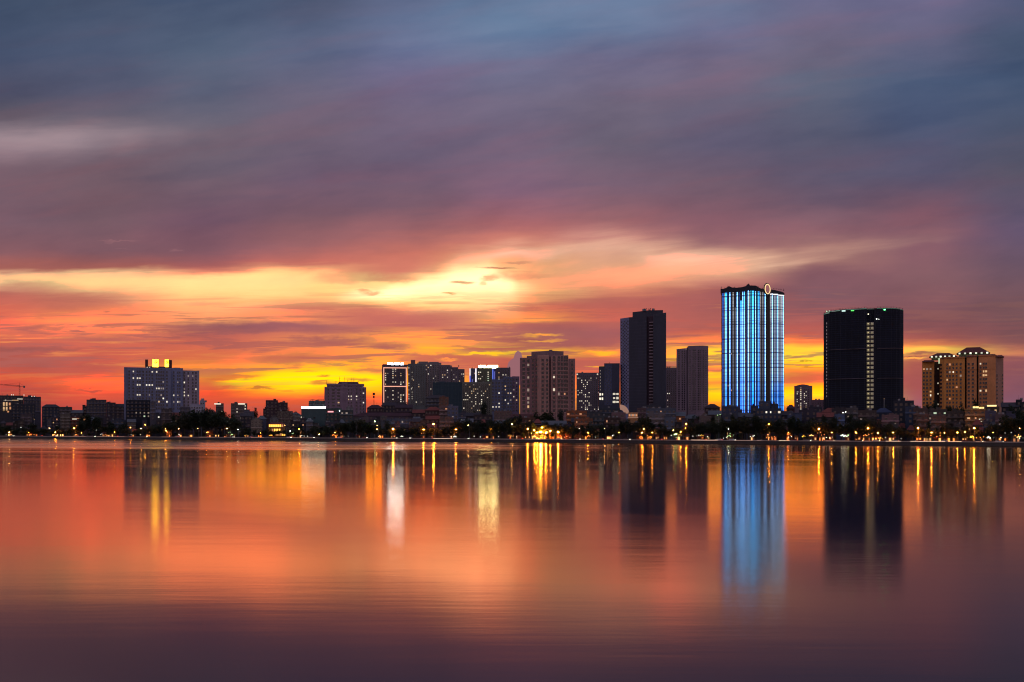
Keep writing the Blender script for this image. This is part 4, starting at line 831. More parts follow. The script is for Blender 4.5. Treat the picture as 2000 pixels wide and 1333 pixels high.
# ================================================================== low buildings along and behind the shore road
def low(px0, px1, yt, sb, c, kind='flat', lit=.10, label=None, cat='building', name='building', px_c=None, floors=None, trim=None, wmats=(LIT_W, LIT_Y, LIT_O, LIT_D), depth=11, roofc=None, balc=False, seed=None, pts=None, winw=1.4):
    pc = (px0+px1)/2; D = ds(pc)+sb; S = Site(pc, D)
    rnd = random.Random(int(px0*7+yt*13) if seed is None else seed)
    o = empty(name, S.loc, S.yaw)
    if label: tag(o, label, cat)
    else: later(o, pc, {'flat': 'flat-roofed low building', 'hip': 'low hip-roofed house', 'gable': 'low house with ridged roof', 'front': 'low house with pointed gable front', 'tube': 'narrow low house with roof terrace'}[kind], 'building' if kind == 'flat' else 'house', 'low houses behind the shore')
    c = tuple(int(v*.86) for v in c); m = wall(c); tm = trim or wall(tuple(min(255, int(v*1.3)+8) for v in c)); rm = roofc or rnd.choice((ROOFR, ROOFD, ROOFG))
    x0, x1 = S.x(px0), S.x(px1); zt = S.z(yt); rise = 0
    if kind in ('hip', 'gable', 'front'): rise = min(3.2, zt*.3)
    if kind == 'tube': rise = 2.6
    ze = zt-rise
    b = MB(); b.box(x0, x1, 0, depth, 0, ze)
    if kind in ('flat', 'tube'):
        for a in ((x0, x1, -.12, .12), (x0, x0+.24, .13, depth), (x1-.24, x1, .13, depth)): b.box(a[0], a[1], a[2], a[3], ze-.3, ze+.8)
    b.build('wall', m, o)
    if kind == 'hip': b = MB(); b.frustum(x0-.6, x1+.6, -.6, depth+.6, ze, zt, min((x1-x0)*.42, depth*.45), depth*.45); b.build('roof', rm, o)
    elif kind == 'gable': b = MB(); b.gable(x0-.5, x1+.5, -.6, depth+.6, ze, zt); b.build('roof', rm, o)
    elif kind == 'front':
        b = MB(); b.gable(x0, x1, .02, depth, ze, zt, side=True); b.build('gable_wall', m, o)
        b = MB(); xm = (x0+x1)/2
        for s_ in (-1, 1):
            xe = x0-.5 if s_ < 0 else x1+.5; i = len(b.v)
            zb = ze-.3
            b.v += [(xe, -.5, zb), (xm, -.5, zt), (xm, depth+.3, zt), (xe, depth+.3, zb), (xe, -.5, zb+.35), (xm, -.5, zt+.35), (xm, depth+.3, zt+.35), (xe, depth+.3, zb+.35)]
            for q in ((0,1,5,4),(1,2,6,5),(2,3,7,6),(3,0,4,7),(4,5,6,7),(3,2,1,0)): b.f.append(tuple(i+k for k in q)); b.m.append(0)
        b.build('roof', rm, o)
    elif kind == 'tube':
        w = x1-x0; q = rnd.random(); b = MB(); a0 = x0+(0 if q < .5 else w*.4); a1 = a0+w*.6; b.box(a0+.02, a1-.02, 2.5, depth-1, ze, zt-.4); b.box(a0-.3, a1+.3, 1.9, depth-.6, zt-.4, zt-.1); b.build('roof_room', m, o)
        if rnd.random() < .6: b = MB(); tx = x0+w*(.8 if q < .5 else .2); b.tube((tx, 4, ze), (tx, 4, ze+1.9), .7, n=9); b.build('water_tank', STEEL, o)
    if kind == 'flat':
        w = x1-x0
        for k in range(rnd.randint(1, 3)):
            a0 = x0+rnd.uniform(.05, .7)*w; b = MB()
            if rnd.random() < .5: b.box(a0, a0+min(w*.25, rnd.uniform(2, 4)), 3, 7, ze-.2, ze+rnd.uniform(1.2, 2.6)); b.build('roof_room', m, o)
            else: b.tube((a0+1, 3, ze), (a0+1, 3, ze+2), .8, n=9); b.build('water_tank', STEEL, o)
    if rnd.random() < .45: b = MB(); ax = rnd.uniform(x0+.5, x1-.5); b.tube((ax, 3, ze), (ax, 3, zt+rnd.uniform(2, 4)), .06, n=4); b.tube((ax-.8, 3, zt+1.6), (ax+.8, 3, zt+1.6), .05, n=4); b.build('aerial', DARK, o)
    fh = 3.4; n = max(1, int((ze-3.2)/fh)); cw = rnd.uniform(2.6, 3.6); nc = max(1, min(9, int((x1-x0-.8)/cw)))
    W = Windows(S, o, tm, 'balcony' if balc else rnd.choice(('sill', 'hood', 'sill')), GLASS)
    for j in range(min(n, 5)):
        z = ze-2.0-j*fh
        if z < 2.5: break
        for k in range(nc):
            x = x0+(x1-x0)*(k+.5)/nc; g_ = rnd.choice(wmats) if rnd.random() < lit else GLASS
            W.L.append([x, 0.0, z, 0, min(winw*rnd.choice((1, 1, 1.3)), (x1-x0)/nc*.7), 1.7, g_, W.style, S.pxc+x/S.c/S.D*F, HZ-(z+GZ-H)/S.D*F])
        if balc or rnd.random() < .4:
            b = MB(); b.box(x0-.1, x1+.1, -1.0, 0.05, z-1.75, z-1.55); b.box(x0-.1, x1+.1, -1.0, -.92, z-1.55, z-.75); b.build('balcony', tm, o)
    if pts: W.light(pts)
    W.done()
    return o, S

# named, from left to right: (left, right, top row, set back, colour ...)
o, S = low(-14, 46, 774, 150, (70, 66, 70), label='dark office with amber window columns and bright roof lamps, left edge', cat='office', depth=16, lit=0)
for px, y0, y1 in ((7.5,786,793),(7.5,795,803),(13,786,793),(13,795,803),(19,787,792),(20,795,800),(16,803,806)):
    b = MB(); b.box(S.x(px)-.9, S.x(px)+.9, -.3, 0, S.z(y1), S.z(y0)); b.build('window', LIT_Y if px < 15 else LIT_O, o, 'tall amber-lit window')
for px, y, w, m_ in ((39, 779.5, 11, LIT_B), (30, 782, 12, LIT_Y), (16, 782.5, 18, LIT_D), (11, 782, 2, LIT_B)): b = MB(); b.box(S.x(px-w/2), S.x(px+w/2), -.6, -.1, S.z(y)-.3, S.z(y)+.3); b.build('cornice_lamp', m_, o)
for px in (22.5, 26, 47): b = MB(); b.ball((S.x(px), 1, S.z(771.5)), .55, 7, 4); b.tube((S.x(px), 1, S.z(774)), (S.x(px), 1, S.z(772)), .08, n=4, mi=0); b.build('roof_lamp', LIT_B, o)
o, S = low(46, 80, 776.5, 170, (74, 70, 82), label='grey flat block with two roof lamps, right of the amber-windowed office', depth=14, lit=.0)
for px in (62, 67): b = MB(); b.ball((S.x(px), 0.5, S.z(774.5)), .5, 7, 4); b.build('roof_lamp', LIT_B, o)
for px, yt in ((58.5, 771), (64, 773)): b = MB(); b.box(S.x(px-2), S.x(px+2), 2, 6, S.z(777), S.z(yt+2)); b.tube((S.x(px), 3, S.z(775)), (S.x(px), 3, S.z(yt)), .12, n=4); b.build('roof_plant', ROOFD, o)
low(23, 69, 791, 120, (52, 52, 62), label='dark flat-roofed block in front of the amber-windowed office', lit=.0)
low(40, 62, 811, 70, (88, 76, 78), label='house with two pale balcony bands near the left edge', cat='house', balc=True, lit=0)
low(82, 117, 790, 110, (54, 56, 72), 'hip', label='slate house under a broad low hipped roof', cat='house', lit=0, roofc=ROOFD)
low(116, 141, 796.5, 90, (78, 70, 72), label='house with stacked pale balconies beside the slate hipped roof', cat='house', balc=True, lit=0)
low(139, 162, 801, 100, (64, 58, 62), 'gable', lit=0); low(118, 137, 810, 60, (100, 92, 82), label='cream house with four bright floor bands under dark trees', cat='house', balc=True, lit=.05)
o, S = low(138, 169, 816, 55, (92, 54, 44), label='reddish terrace house with a glowing canopy strip', cat='house', lit=.2, wmats=(LIT_O, LIT_D))
b = MB(); b.box(S.x(141), S.x(150), -1.2, -.3, S.z(819)-.3, S.z(819)+.4); b.build('canopy_lamp', LIT_B, o); b = MB(); b.box(S.x(150), S.x(168), -1.2, -.3, S.z(818)-.2, S.z(818)+.25); b.build('canopy_lamp', LIT_O, o)
low(161, 171, 791, 120, (70, 60, 66), 'tube', lit=.05); low(169, 208, 782.5, 125, (80, 76, 86), label='boxy grey building with rooftop bulkheads left of the sign-topped slab', lit=0, depth=14)
low(208, 226, 788, 140, (70, 64, 74), 'flat', lit=.0); low(226, 243, 789, 150, (80, 70, 76), 'gable', lit=0); low(216, 252, 822, 45, (66, 70, 86), label='bluish house with long pale balcony bands behind the trees', cat='house', balc=True, lit=0)
low(246, 294, 783, 60, (34, 38, 50), label='dark block with a row of dim lights before the sign-topped slab', lit=0, depth=14, pts=[(268,809,LIT_D),(273,809,LIT_D),(279,809,LIT_D),(288,808,LIT_D),(280,815,LIT_G),(287,815,LIT_D)])
low(293, 304, 786, 62, (92, 92, 104), label='slender pale stair block beside the dark dim-lit block', lit=0); low(304, 316, 806, 55, (70, 74, 84), 'tube', lit=0, pts=[(310, 811, LIT_B)])
low(315, 337, 800, 58, (78, 70, 72), lit=0); low(337, 352, 806, 64, (84, 58, 44), 'gable', lit=.6, wmats=(LIT_O, LIT_Y)); low(352, 372, 797, 90, (84, 80, 88), lit=.2, wmats=(LIT_W, LIT_D))
low(405, 422, 800, 120, (64, 60, 66), 'hip', lit=.0)
for px0, px1, s0, s1, lb in ((421.5, 437, 418.5, 431.5, 'small block with a glowing roof edge beside the dark tree mass'), (451, 483, 465, 478.5, 'grey block with cream-lit roof edge right of the tree mass')):
    o, S = low(px0, px1, 789.5, 230, (110, 96, 90), label=lb, lit=.35, wmats=(LIT_Y, LIT_D, LIT_W), depth=14)
    b = MB(); b.box(S.x(s0), S.x(s1), -.6, -.15, S.z(790.4), S.z(788.4)); b.build('roof_edge_light', LIT_B, o)
low(470, 492, 807, 60, (60, 54, 60), 'gable', lit=0, roofc=ROOFD); low(476, 496, 800, 95, (96, 92, 104), 'tube', lit=0); low(490, 511, 815, 45, (140, 124, 110), 'front', label='small house with pale pointed gable left of the glowing cafe', cat='house', lit=0, roofc=ROOFG)
low(503, 520, 812, 60, (84, 84, 104), 'hip', lit=0)
low(519, 543, 783.5, 190, (76, 56, 62), label='dark maroon block, taller half of the pair behind the cafe', lit=0, depth=14); low(542, 562, 788, 195, (70, 52, 58), label='dark maroon block, lower half of the pair behind the cafe', lit=0); low(514, 522, 795, 185, (60, 46, 52), 'tube', lit=0)
low(527, 544, 812, 70, (110, 104, 104), 'front', lit=0, roofc=ROOFG); low(541, 572, 805, 80, (92, 76, 70), 'flat', lit=.0); low(560, 590, 806, 110, (60, 52, 58), 'hip', lit=0); low(573, 589, 809, 62, (124, 114, 112), 'tube', lit=.1)
# cafe
pc = 541; S = Site(pc, ds(pc)+26); o = tag(empty('cafe', S.loc, S.yaw), 'three-storey cafe glowing bright yellow at the water side', 'cafe')
b = MB(); b.box(S.x(524), S.x(557), 0, 10, 0, S.z(829)); b.build('wall', wall((150, 110, 60)), o); b = MB(); b.frustum(S.x(523), S.x(558), -1, 11, S.z(829), S.z(825.5), 3, 3); b.build('roof', ROOFR, o)
LCF = glow('cafe_window', (1.0, .45, .04), 2.4, True); R = random.Random(4)
for j, (y, n) in enumerate(((831.5, 8), (840, 7), (848.5, 9))):
    for k in range(n):
        if j == 0 and k > 5 and k % 2: continue
        if j == 1 and k > 4: continue
        px = 527+28.5*k/(n-1); b = MB(); b.box(S.x(px)-.65, S.x(px)+.65, -.25, 0, S.z(y+2.6), S.z(y-2.0)); b.build('window', LCF if R.random() < .75 else LIT_O, o, 'glowing yellow window')
    b = MB(); b.box(S.x(524), S.x(557), -1.3, 0, S.z(y+3.9), S.z(y+3.5)); b.build('balcony', wall((150, 120, 80)), o)
# green block with white top
o, S = low(588.5, 636.5, 800, 60, (72, 92, 92), label='plain green-grey block capped by a long white light band', lit=0, depth=16)
for c_ in list(o.children):
    if c_.name.split('.')[0] in ('window', 'balcony', 'roof_room', 'water_tank', 'aerial'): bpy.data.objects.remove(c_)
b = MB(); b.box(S.x(589), S.x(636), .2, 15, S.z(800), S.z(794.5)); b.build('light_band', glow('white_band', (.86, 1.0, .94), 5.0), o, 'long white luminous roof band')
b = MB(); b.box(S.x(588), S.x(637), -.3, .15, S.z(800.8), S.z(800)); b.build('cornice', wall((90, 110, 108)), o)
b = MB(); b.box(S.x(612), S.x(616), -.12, 0, S.z(818), S.z(815)); b.build('vent', DARK, o)
b = MB(); b.box(S.x(588.4)-.3, S.x(588.4)+.3, -.4, -.1, S.z(823), S.z(814)); b.build('corner_light', LIT_W, o)
o, S = low(603, 635, 785, 120, (84, 92, 94), label='green-grey office with ragged rooftop letters behind the white light band', cat='office', lit=0)
b = MB(); R = random.Random(8); px = 605.5
while px < 631:
    if not 612.5 < px < 618:
        z0 = S.z(784.5); w = S.w(1.5); h = S.h(4.6)
        b.box(S.x(px), S.x(px)+w*.25, 1, 1.3, z0, z0+h)
        for q in R.sample((0.0, .42, .86), 2): b.box(S.x(px), S.x(px)+w, 1, 1.3, z0+h*q, z0+h*q+h*.14)
        if R.random() < .6: b.box(S.x(px)+w*.75, S.x(px)+w, 1, 1.3, z0, z0+h)
    px += 2.3
b.build('roof_letters', plain('red_sign_metal', (110, 40, 40), .6), o, 'unlit dark red rooftop letters seen edge-on', 'stuff')
o, S = low(636, 668, 800, 75, (70, 84, 82), 'flat', lit=0, label='green-grey annexe carrying a pink lit sign and white lamp')
b = MB(); b.box(S.x(640), S.x(651.5), -.5, -.1, S.z(806.6), S.z(803.2)); q = b.build('shop_sign', glow('pink_sign', (1.0, .16, .17), 1.0), o, 'pink-red lit sign panel')
b = MB(); b.box(S.x(640.8), S.x(650.8), -.55, -.51, S.z(805.4), S.z(804.4)); b.build('sign_band', glow('pink_sign_band', (1.0, .75, .75), 1.2), q)
b = MB(); i = 0
for a in ((662.5, 670.5, 801.8, 804.2), (664, 669.2, 804.2, 806), (665.6, 667.6, 806, 807.6)): b.box(S.x(a[0]), S.x(a[1]), -.6, -.2, S.z(a[3]), S.z(a[2]))
b.build('wedge_lamp', glow('white_wedge', (.95, 1, 1), 3.0), o)
low(664, 690, 803, 70, (74, 80, 80), lit=.05, wmats=(LIT_D,)); low(676, 690, 797, 130, (120, 110, 112), 'flat', lit=.0)
low(690, 815, 806, 95, (88, 74, 84), 'hip', label='very long low block under a dark red tiled roof', lit=0, roofc=wall((70, 34, 38)), depth=18)
low(717, 748, 791, 130, (66, 44, 50), 'hip', lit=0, roofc=wall((62, 36, 42)), label='dark hip-roofed hall at the foot of the lone mast', cat='hall'); low(745, 780, 786, 160, (60, 50, 58), 'hip', lit=0, roofc=wall((56, 46, 52)))
low(772, 806, 790, 120, (56, 44, 52), 'gable', lit=0, roofc=wall((60, 40, 46))); low(724, 744, 822, 55, (70, 74, 72), lit=.1, wmats=(LIT_G,)); low(744, 756, 821, 52, (96, 96, 100), 'tube', lit=.05); low(755, 808, 820, 60, (88, 96, 112), label='blue-grey school block with a row of small square windows', lit=.2, wmats=(LIT_D,), cat='school')
low(832, 876, 772, 210, (74, 74, 80), 'hip', lit=0, roofc=ROOFD, label='grey villa with balconies in front of the dark netted mid block', cat='villa', balc=True); low(858, 876, 777, 190, (130, 90, 70), 'flat', lit=.25, wmats=(LIT_O, LIT_D), label='warm-lit terrace house right beside the grey villa', cat='house')
low(806, 832, 800, 110, (72, 58, 62), 'gable', lit=0, roofc=ROOFR); low(830, 862, 795, 105, (80, 54, 52), 'hip', lit=0, roofc=ROOFR); low(858, 876, 795, 100, (118, 96, 92), 'flat', lit=.1, wmats=(LIT_O,), balc=True); low(874, 895, 795, 98, (104, 108, 128), label='pale blue narrow house end with dark side windows', cat='house', lit=.1, wmats=(LIT_D,))
low(806, 830, 817, 55, (76, 64, 62), 'gable', lit=.1); low(832, 858, 812, 60, (78, 58, 56), 'gable', lit=0, roofc=ROOFR); low(858, 886, 817, 55, (96, 82, 78), balc=True, lit=0)
low(895, 910, 803, 80, (70, 74, 88), 'tube', lit=.2, wmats=(LIT_G,)); low(900, 940, 806, 120, (54, 50, 56), 'gable', lit=0); low(925, 962, 812, 90, (60, 52, 56), 'flat', lit=0)
low(965, 1000, 805, 90, (112, 92, 88), label='low cream block with one dark window left of the dark red long roof', lit=0); low(998, 1050, 809, 80, (88, 52, 50), 'gable', lit=0, roofc=wall((84, 48, 46)), label='low red-roofed hall at the foot of the broad brown block', cat='hall')
low(1015, 1046, 818, 50, (90, 60, 46), lit=.25, wmats=(LIT_O, LIT_D)); low(1046, 1106, 822, 45, (70, 42, 34), 'gable', lit=.1, wmats=(LIT_O,))
low(1106, 1146, 804.5, 70, (150, 92, 60), label='orange-lit terrace building with stacked balconies below the studded tower', balc=True, lit=.35, wmats=(LIT_O, LIT_O, LIT_D)); low(1122, 1158, 820, 45, (140, 90, 62), 'flat', balc=True, lit=.15, wmats=(LIT_O,))
low(1144, 1175, 806, 110, (70, 70, 76), 'flat', lit=.05); low(1170, 1212, 799, 120, (60, 66, 76), label='dark flat block at the foot of the navy lattice tower', lit=.0); low(1150, 1196, 814, 60, (74, 76, 78), balc=True, lit=0, wmats=(LIT_O,)); low(1194, 1222, 808, 55, (124, 96, 98), label='blank pinkish gable block under the golden arch', lit=0)
# golden quarter arch house
S = Site(1228, ds(1228)+70); o = tag(empty('restaurant', S.loc, S.yaw), 'house with a golden quarter-round roof and lit orange loggia', 'restaurant')
b = MB(); b.box(S.x(1227), S.x(1246), 0, 10, 0, S.z(806)); b.build('wall', wall((190, 140, 96)), o)
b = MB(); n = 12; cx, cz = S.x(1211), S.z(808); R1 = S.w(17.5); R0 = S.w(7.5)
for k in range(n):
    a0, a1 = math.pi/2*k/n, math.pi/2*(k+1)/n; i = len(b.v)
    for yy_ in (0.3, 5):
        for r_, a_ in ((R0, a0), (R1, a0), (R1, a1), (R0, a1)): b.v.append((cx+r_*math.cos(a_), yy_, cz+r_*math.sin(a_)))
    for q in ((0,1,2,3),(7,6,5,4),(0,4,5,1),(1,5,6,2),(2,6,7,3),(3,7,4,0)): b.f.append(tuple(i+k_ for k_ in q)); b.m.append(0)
b.build('arched_roof', glow('arch_glow', (1.0, .42, .11), .22), o, 'golden quarter-round arch')  # arch emits: the lamplight on its render is put into the material
for k in range(5): b = MB(); px = 1229.5+3.4*k; b.box(S.x(px)-.55, S.x(px)+.55, -.2, 0, S.z(813.5), S.z(809.5)); b.build('window', (LIT_O, LIT_D)[k % 2], o, 'amber loggia opening')
b = MB(); b.box(S.x(1226), S.x(1246.5), -.9, 0, S.z(817), S.z(815.6)); b.build('balcony', glow('balcony_glow', (1.0, .5, .2), .22), o)  # balcony front glows from its material, standing for light on it
low(1180, 1212, 818, 40, (70, 52, 46), 'flat', lit=.15, wmats=(LIT_O,)); low(1244, 1266, 799, 120, (96, 74, 76), lit=0)
low(1262, 1320, 800, 80, (88, 94, 106), label='long pale block with a balcony row below the charcoal tower', lit=.08, wmats=(LIT_O,)); low(1265, 1300, 810, 50, (112, 104, 104), lit=.25, wmats=(LIT_O, LIT_D), balc=True); low(1298, 1318, 812, 48, (96, 104, 118), 'tube', lit=0)
low(1262, 1290, 793, 150, (64, 64, 74), lit=.1, wmats=(LIT_D,)); low(1294, 1318, 795, 140, (60, 58, 66), 'hip', lit=0); low(1318, 1338, 805, 85, (150, 92, 56), 'gable', lit=.4, wmats=(LIT_O, LIT_Y), label='small ochre house with glowing orange gable windows', cat='house')
low(1334, 1368, 810, 100, (52, 46, 52), 'hip', lit=0); low(1368, 1384, 806, 60, (130, 112, 108), 'front', label='villa with a pale arched dormer among dark trees', cat='villa', lit=0, roofc=wall((120, 104, 100))); low(1366, 1388, 815, 55, (110, 96, 92), 'flat', lit=.1)
low(1376, 1406, 789, 130, (56, 40, 44), 'hip', label='dark mansion roof left of the blue striped tower', cat='house', lit=0, roofc=wall((56, 38, 42)), balc=True); low(1384, 1410, 802, 90, (70, 52, 52), 'gable', lit=.0, pts=[(1404, 812, LIT_G)])
o, S = low(1396, 1409, 810, 52, (104, 110, 90), 'tube', lit=.6, wmats=(LIT_G, LIT_W))
low(1410, 1441, 796, 75, (64, 70, 92), label='blue-grey block in front of the striped tower, its left corner', lit=0); low(1440, 1470, 806, 80, (70, 60, 64), 'gable', lit=.1); low(1412, 1440, 812, 48, (66, 70, 82), lit=.05)
low(1476, 1526, 800, 70, (58, 66, 84), label='stepped slate block with three bright windows before the striped tower', lit=0, depth=14, pts=[(1493, 809, LIT_B), (1509, 810, LIT_B), (1520, 810, LIT_W)]); low(1482, 1504, 786, 90, (70, 78, 96), label='slate penthouse block directly before the dark lift shaft of the striped tower', lit=0); low(1466, 1480, 795, 85, (60, 66, 82), lit=0)
low(1506, 1520, 791, 95, (62, 66, 84), lit=.3, wmats=(LIT_D,)); low(1537, 1552, 790.5, 150, (70, 40, 48), 'hip', lit=0, roofc=wall((80, 44, 52)), label='small maroon dome-like roof left of the round-topped flats', cat='house'); low(1524, 1548, 803, 100, (58, 50, 60), 'gable', lit=0)
low(1538, 1566, 806, 60, (72, 82, 108), 'tube', lit=.2, wmats=(LIT_D, LIT_W)); low(1560, 1596, 803, 80, (64, 58, 70), 'flat', lit=.0); low(1580, 1606, 797, 110, (58, 54, 66), lit=0); low(1596, 1628, 806, 60, (66, 60, 66), 'gable', lit=0)
low(1624, 1652, 800, 70, (56, 50, 56), lit=.1, wmats=(LIT_D,)); low(1604, 1640, 797, 90, (48, 44, 52), 'hip', lit=0); low(1630, 1650, 812, 48, (84, 100, 130), 'flat', lit=0); low(1650, 1676, 799, 75, (90, 84, 84), balc=True, lit=.1, wmats=(LIT_D,), label='grey terrace building under a white corner lamp before the netted tower')
low(1676, 1712, 804, 60, (80, 66, 62), balc=True, lit=.1, wmats=(LIT_D, LIT_O)); low(1708, 1742, 797, 80, (50, 56, 76), 'hip', lit=0, roofc=wall((54, 60, 84))); low(1722, 1756, 813, 45, (124, 96, 96), 'flat', lit=.1, wmats=(LIT_D,), label='pale pink low building right of the yellow stair lights')
low(1745, 1785, 785, 80, (46, 48, 60), label='dark stepped office block at the right foot of the netted tower', cat='office', lit=.0, depth=16); low(1756, 1768, 779.5, 84, (40, 40, 50), lit=0); low(1768, 1788, 797, 60, (60, 70, 92), lit=.0)
low(1784, 1812, 800, 60, (96, 72, 62), balc=True, lit=.1, wmats=(LIT_O,), label='block of dark balconies left of the amber hip-roofed flats'); low(1790, 1815, 812, 44, (104, 76, 64), balc=True, lit=.1, wmats=(LIT_O,)); low(1812, 1850, 802, 62, (84, 74, 66), balc=True, lit=.3, wmats=(LIT_D, LIT_G), pts=[(1842, 810, LIT_G)], label='banded terrace with one pale green window before the amber flats'); low(1818, 1848, 815, 42, (104, 82, 74), balc=True, lit=.1, wmats=(LIT_O,))
low(1848, 1884, 806, 58, (76, 66, 60), balc=True, lit=.0, label='shadowy terrace with long pale floor bands before the amber flats')
# restaurant with bright roof terrace
o, S = low(1885, 1926, 801, 50, (150, 112, 74), label='restaurant with brightly lit roof terrace below the amber flats', cat='restaurant', balc=True, lit=.3, wmats=(LIT_O, LIT_Y))
for a in ((1900, 1912, 796.5, 2), (1912, 1922, 797.5, 1.4), (1928, 1946, 793.5, 1.6)):
    b = MB(); b.box(S.x(a[0]), S.x(a[1]), .5, 4, S.z(a[2])-.3, S.z(a[2])+.35*a[3]); b.build('terrace_lamp', glow('terrace_light', (1, .72, .25), 1.6), o)
b = MB(); b.box(S.x(1885), S.x(1924), -.5, 5, S.z(801), S.z(800.3)); b.box(S.x(1898), S.x(1924), 0, 6, S.z(794), S.z(793.2)); b.build('awning', wall((190, 160, 90)), o)
for px in (1900, 1906, 1912, 1918, 1923): b = MB(); b.tube((S.x(px), .3, S.z(801)), (S.x(px), .3, S.z(794)), .12, n=5); b.build('awning_post', DARK, o)
b = MB(); b.box(S.x(1912), S.x(1918), -.3, 0, S.z(824), S.z(818.5)); b.build('window', LIT_B, o, 'large cream lit window')
low(1922, 1952, 797, 70, (84, 72, 56), label='lit rooftop pavilion house right of the restaurant terrace', cat='house', lit=.3, wmats=(LIT_Y,), pts=[(1940, 799, LIT_Y)]); low(1924, 1946, 805, 45, (84, 82, 100), lit=0); low(1944, 1962, 812, 42, (104, 84, 84), 'flat', balc=True, lit=.2, wmats=(LIT_D,)); low(1956, 1990, 786, 110, (40, 38, 46), 'gable', lit=0, label='long dark roof at the right edge beyond the amber flats', cat='house'); low(1984, 1996, 783, 112, (38, 36, 44), lit=0); low(1994, 2040, 787, 100, (42, 40, 48), lit=.05, label='dark block cut by the right edge of the view'); low(1965, 1984, 803, 55, (80, 76, 96), 'tube', lit=.2, wmats=(LIT_W,))
# infill rows
R = random.Random(21)
px = -20.0
while px < 2030:
    w = R.uniform(9, 19); sb = R.uniform(40, 66)
    if not (515 < px+w/2 < 562):
        tone = R.randint(48, 92); c = (tone+R.randint(0, 14), tone, tone+R.randint(-6, 14))
        low(px, px+w-.6, R.uniform(814, 832), sb, c, R.choice(('tube', 'flat', 'gable', 'hip', 'tube')), lit=R.choice((.0, .08, .25)), wmats=(LIT_O, LIT_O, LIT_D, LIT_Y))
    px += w

# ================================================================== crane
S = Site(38, ds(38)+170); t = thing('tower_crane', S, 'thin tower crane above the amber-windowed office at the left edge', 'crane')
b = MB(); zt = S.z(748); zj = S.z(755.5)
for sx in (-.8, .8): b.tube((S.x(38.3)+sx, 0, 0), (S.x(38.3)+sx*.6, 0, zj+1), .28, .24, 4)
for k in range(24): z = zj*k/24; s_ = .8 if k % 2 else -.8; b.tube((S.x(38.3)-s_, 0, z), (S.x(38.3)+s_, 0, z+zj/24), .13, n=4)
b.build('mast', DARK, t)
b = MB(); b.tube((S.x(38.3), 0, zj), (S.x(38.3), 0, zt), .3, .15, 4); b.build('apex', DARK, t)
b = MB()
for dz_ in (0, 1.3): b.tube((S.x(38.3), 0, zj+dz_), (S.x(-14), -3, zj+2.2+dz_*.6), .26, .18, 4)
for k in range(20): x0 = S.x(38.3)+(S.x(-14)-S.x(38.3))*k/20; x1 = S.x(38.3)+(S.x(-14)-S.x(38.3))*(k+1)/20; b.tube((x0, -.15*k, zj+.11*k), (x1, -.15*k-.1, zj+.11*k+1.2), .1, n=4)
b.build('jib', DARK, t)
b = MB(); b.tube((S.x(38.3), 0, zj+.4), (S.x(48.5), 1, zj), .3, .26, 4); b.build('counter_jib', DARK, t)
b = MB(); b.box(S.x(45.5), S.x(49), 0, 1.6, zj-1.4, zj+1); b.build('counterweight', ROOFG, t)
b = MB(); b.tube((S.x(38.3), 0, zt), (S.x(10), -1.4, zj+2.2), .08, n=4); b.tube((S.x(38.3), 0, zt), (S.x(47), 1, zj+.6), .08, n=4); b.build('tie_bar', DARK, t)

# ================================================================== land, quay, water
def shore(px, out=0.0, z=0.0):
    """a point on the waterline on this bearing, moved inland by out"""
    D = ds(px); x = (px-1000)/F*D
    return Vector((x+NI.x*out, D+NI.y*out, z))
_a = Vector(((0-1000)/F*ds(0), ds(0), 0)); _b = Vector(((2000-1000)/F*ds(2000), ds(2000), 0))
DIR = (_b-_a).normalized(); NI = Vector((-DIR.y, DIR.x, 0))
if NI.y < 0: NI = -NI
yawS = math.atan2(DIR.y, DIR.x)
def along(s, out=0.0, z=0.0):
    p = _a+DIR*s+NI*out; return Vector((p.x, p.y, z))
LEN = (_b-_a).length
def sheet(name, s0, s1, o0, o1, z, m, kind='structure', n=1):
    b = MB(); b.face([along(s0, o0, z), along(s1, o0, z), along(s1, o1, z), along(s0, o1, z)]); o = b.build(name, m); tag(o, kind=kind); return o
def ground_mat(name, c, c2, sc_, rough=.9):
    m, nt_, bs, q = _new(name); gm = q.n('ShaderNodeNewGeometry'); a = q.noise(gm.outputs['Position'], sc_, 4, .6)
    nt_.links.new(q.ramp(a, [(.35, lin(c)), (.65, lin(c2))]), bs.inputs['Base Color']); bs.inputs['Roughness'].default_value = rough; return m
sheet('ground', -14000, 14000, .45, 26000, GZ-.02, ground_mat('earth', (58, 56, 46), (72, 66, 58), .05))
sheet('pavement', -900, LEN+700, .5, 4.6, GZ+.13, ground_mat('paving', (120, 112, 106), (138, 128, 118), .8))
b = MB(); p = [along(-900, 4.6), along(LEN+700, 4.6), along(LEN+700, 4.8), along(-900, 4.8)]; b.prism([(v.x, v.y) for v in p], GZ-.02, GZ+.14); tag(b.build('kerb', ground_mat('kerb_stone', (130, 126, 120), (150, 146, 140), 1.0)), kind='structure')
sheet('road', -900, LEN+700, 4.8, 14.5, GZ+.004, ground_mat('asphalt', (60, 60, 62), (72, 71, 72), .6, .7))
b = MB()
k = -880.0
while k < LEN+680:
    b.face([along(k, 9.55, GZ+.009), along(k+3, 9.55, GZ+.009), along(k+3, 9.7, GZ+.009), along(k, 9.7, GZ+.009)]); k += 8
tag(b.build('road_marking', plain('road_paint', (210, 210, 200), .6)), kind='structure')
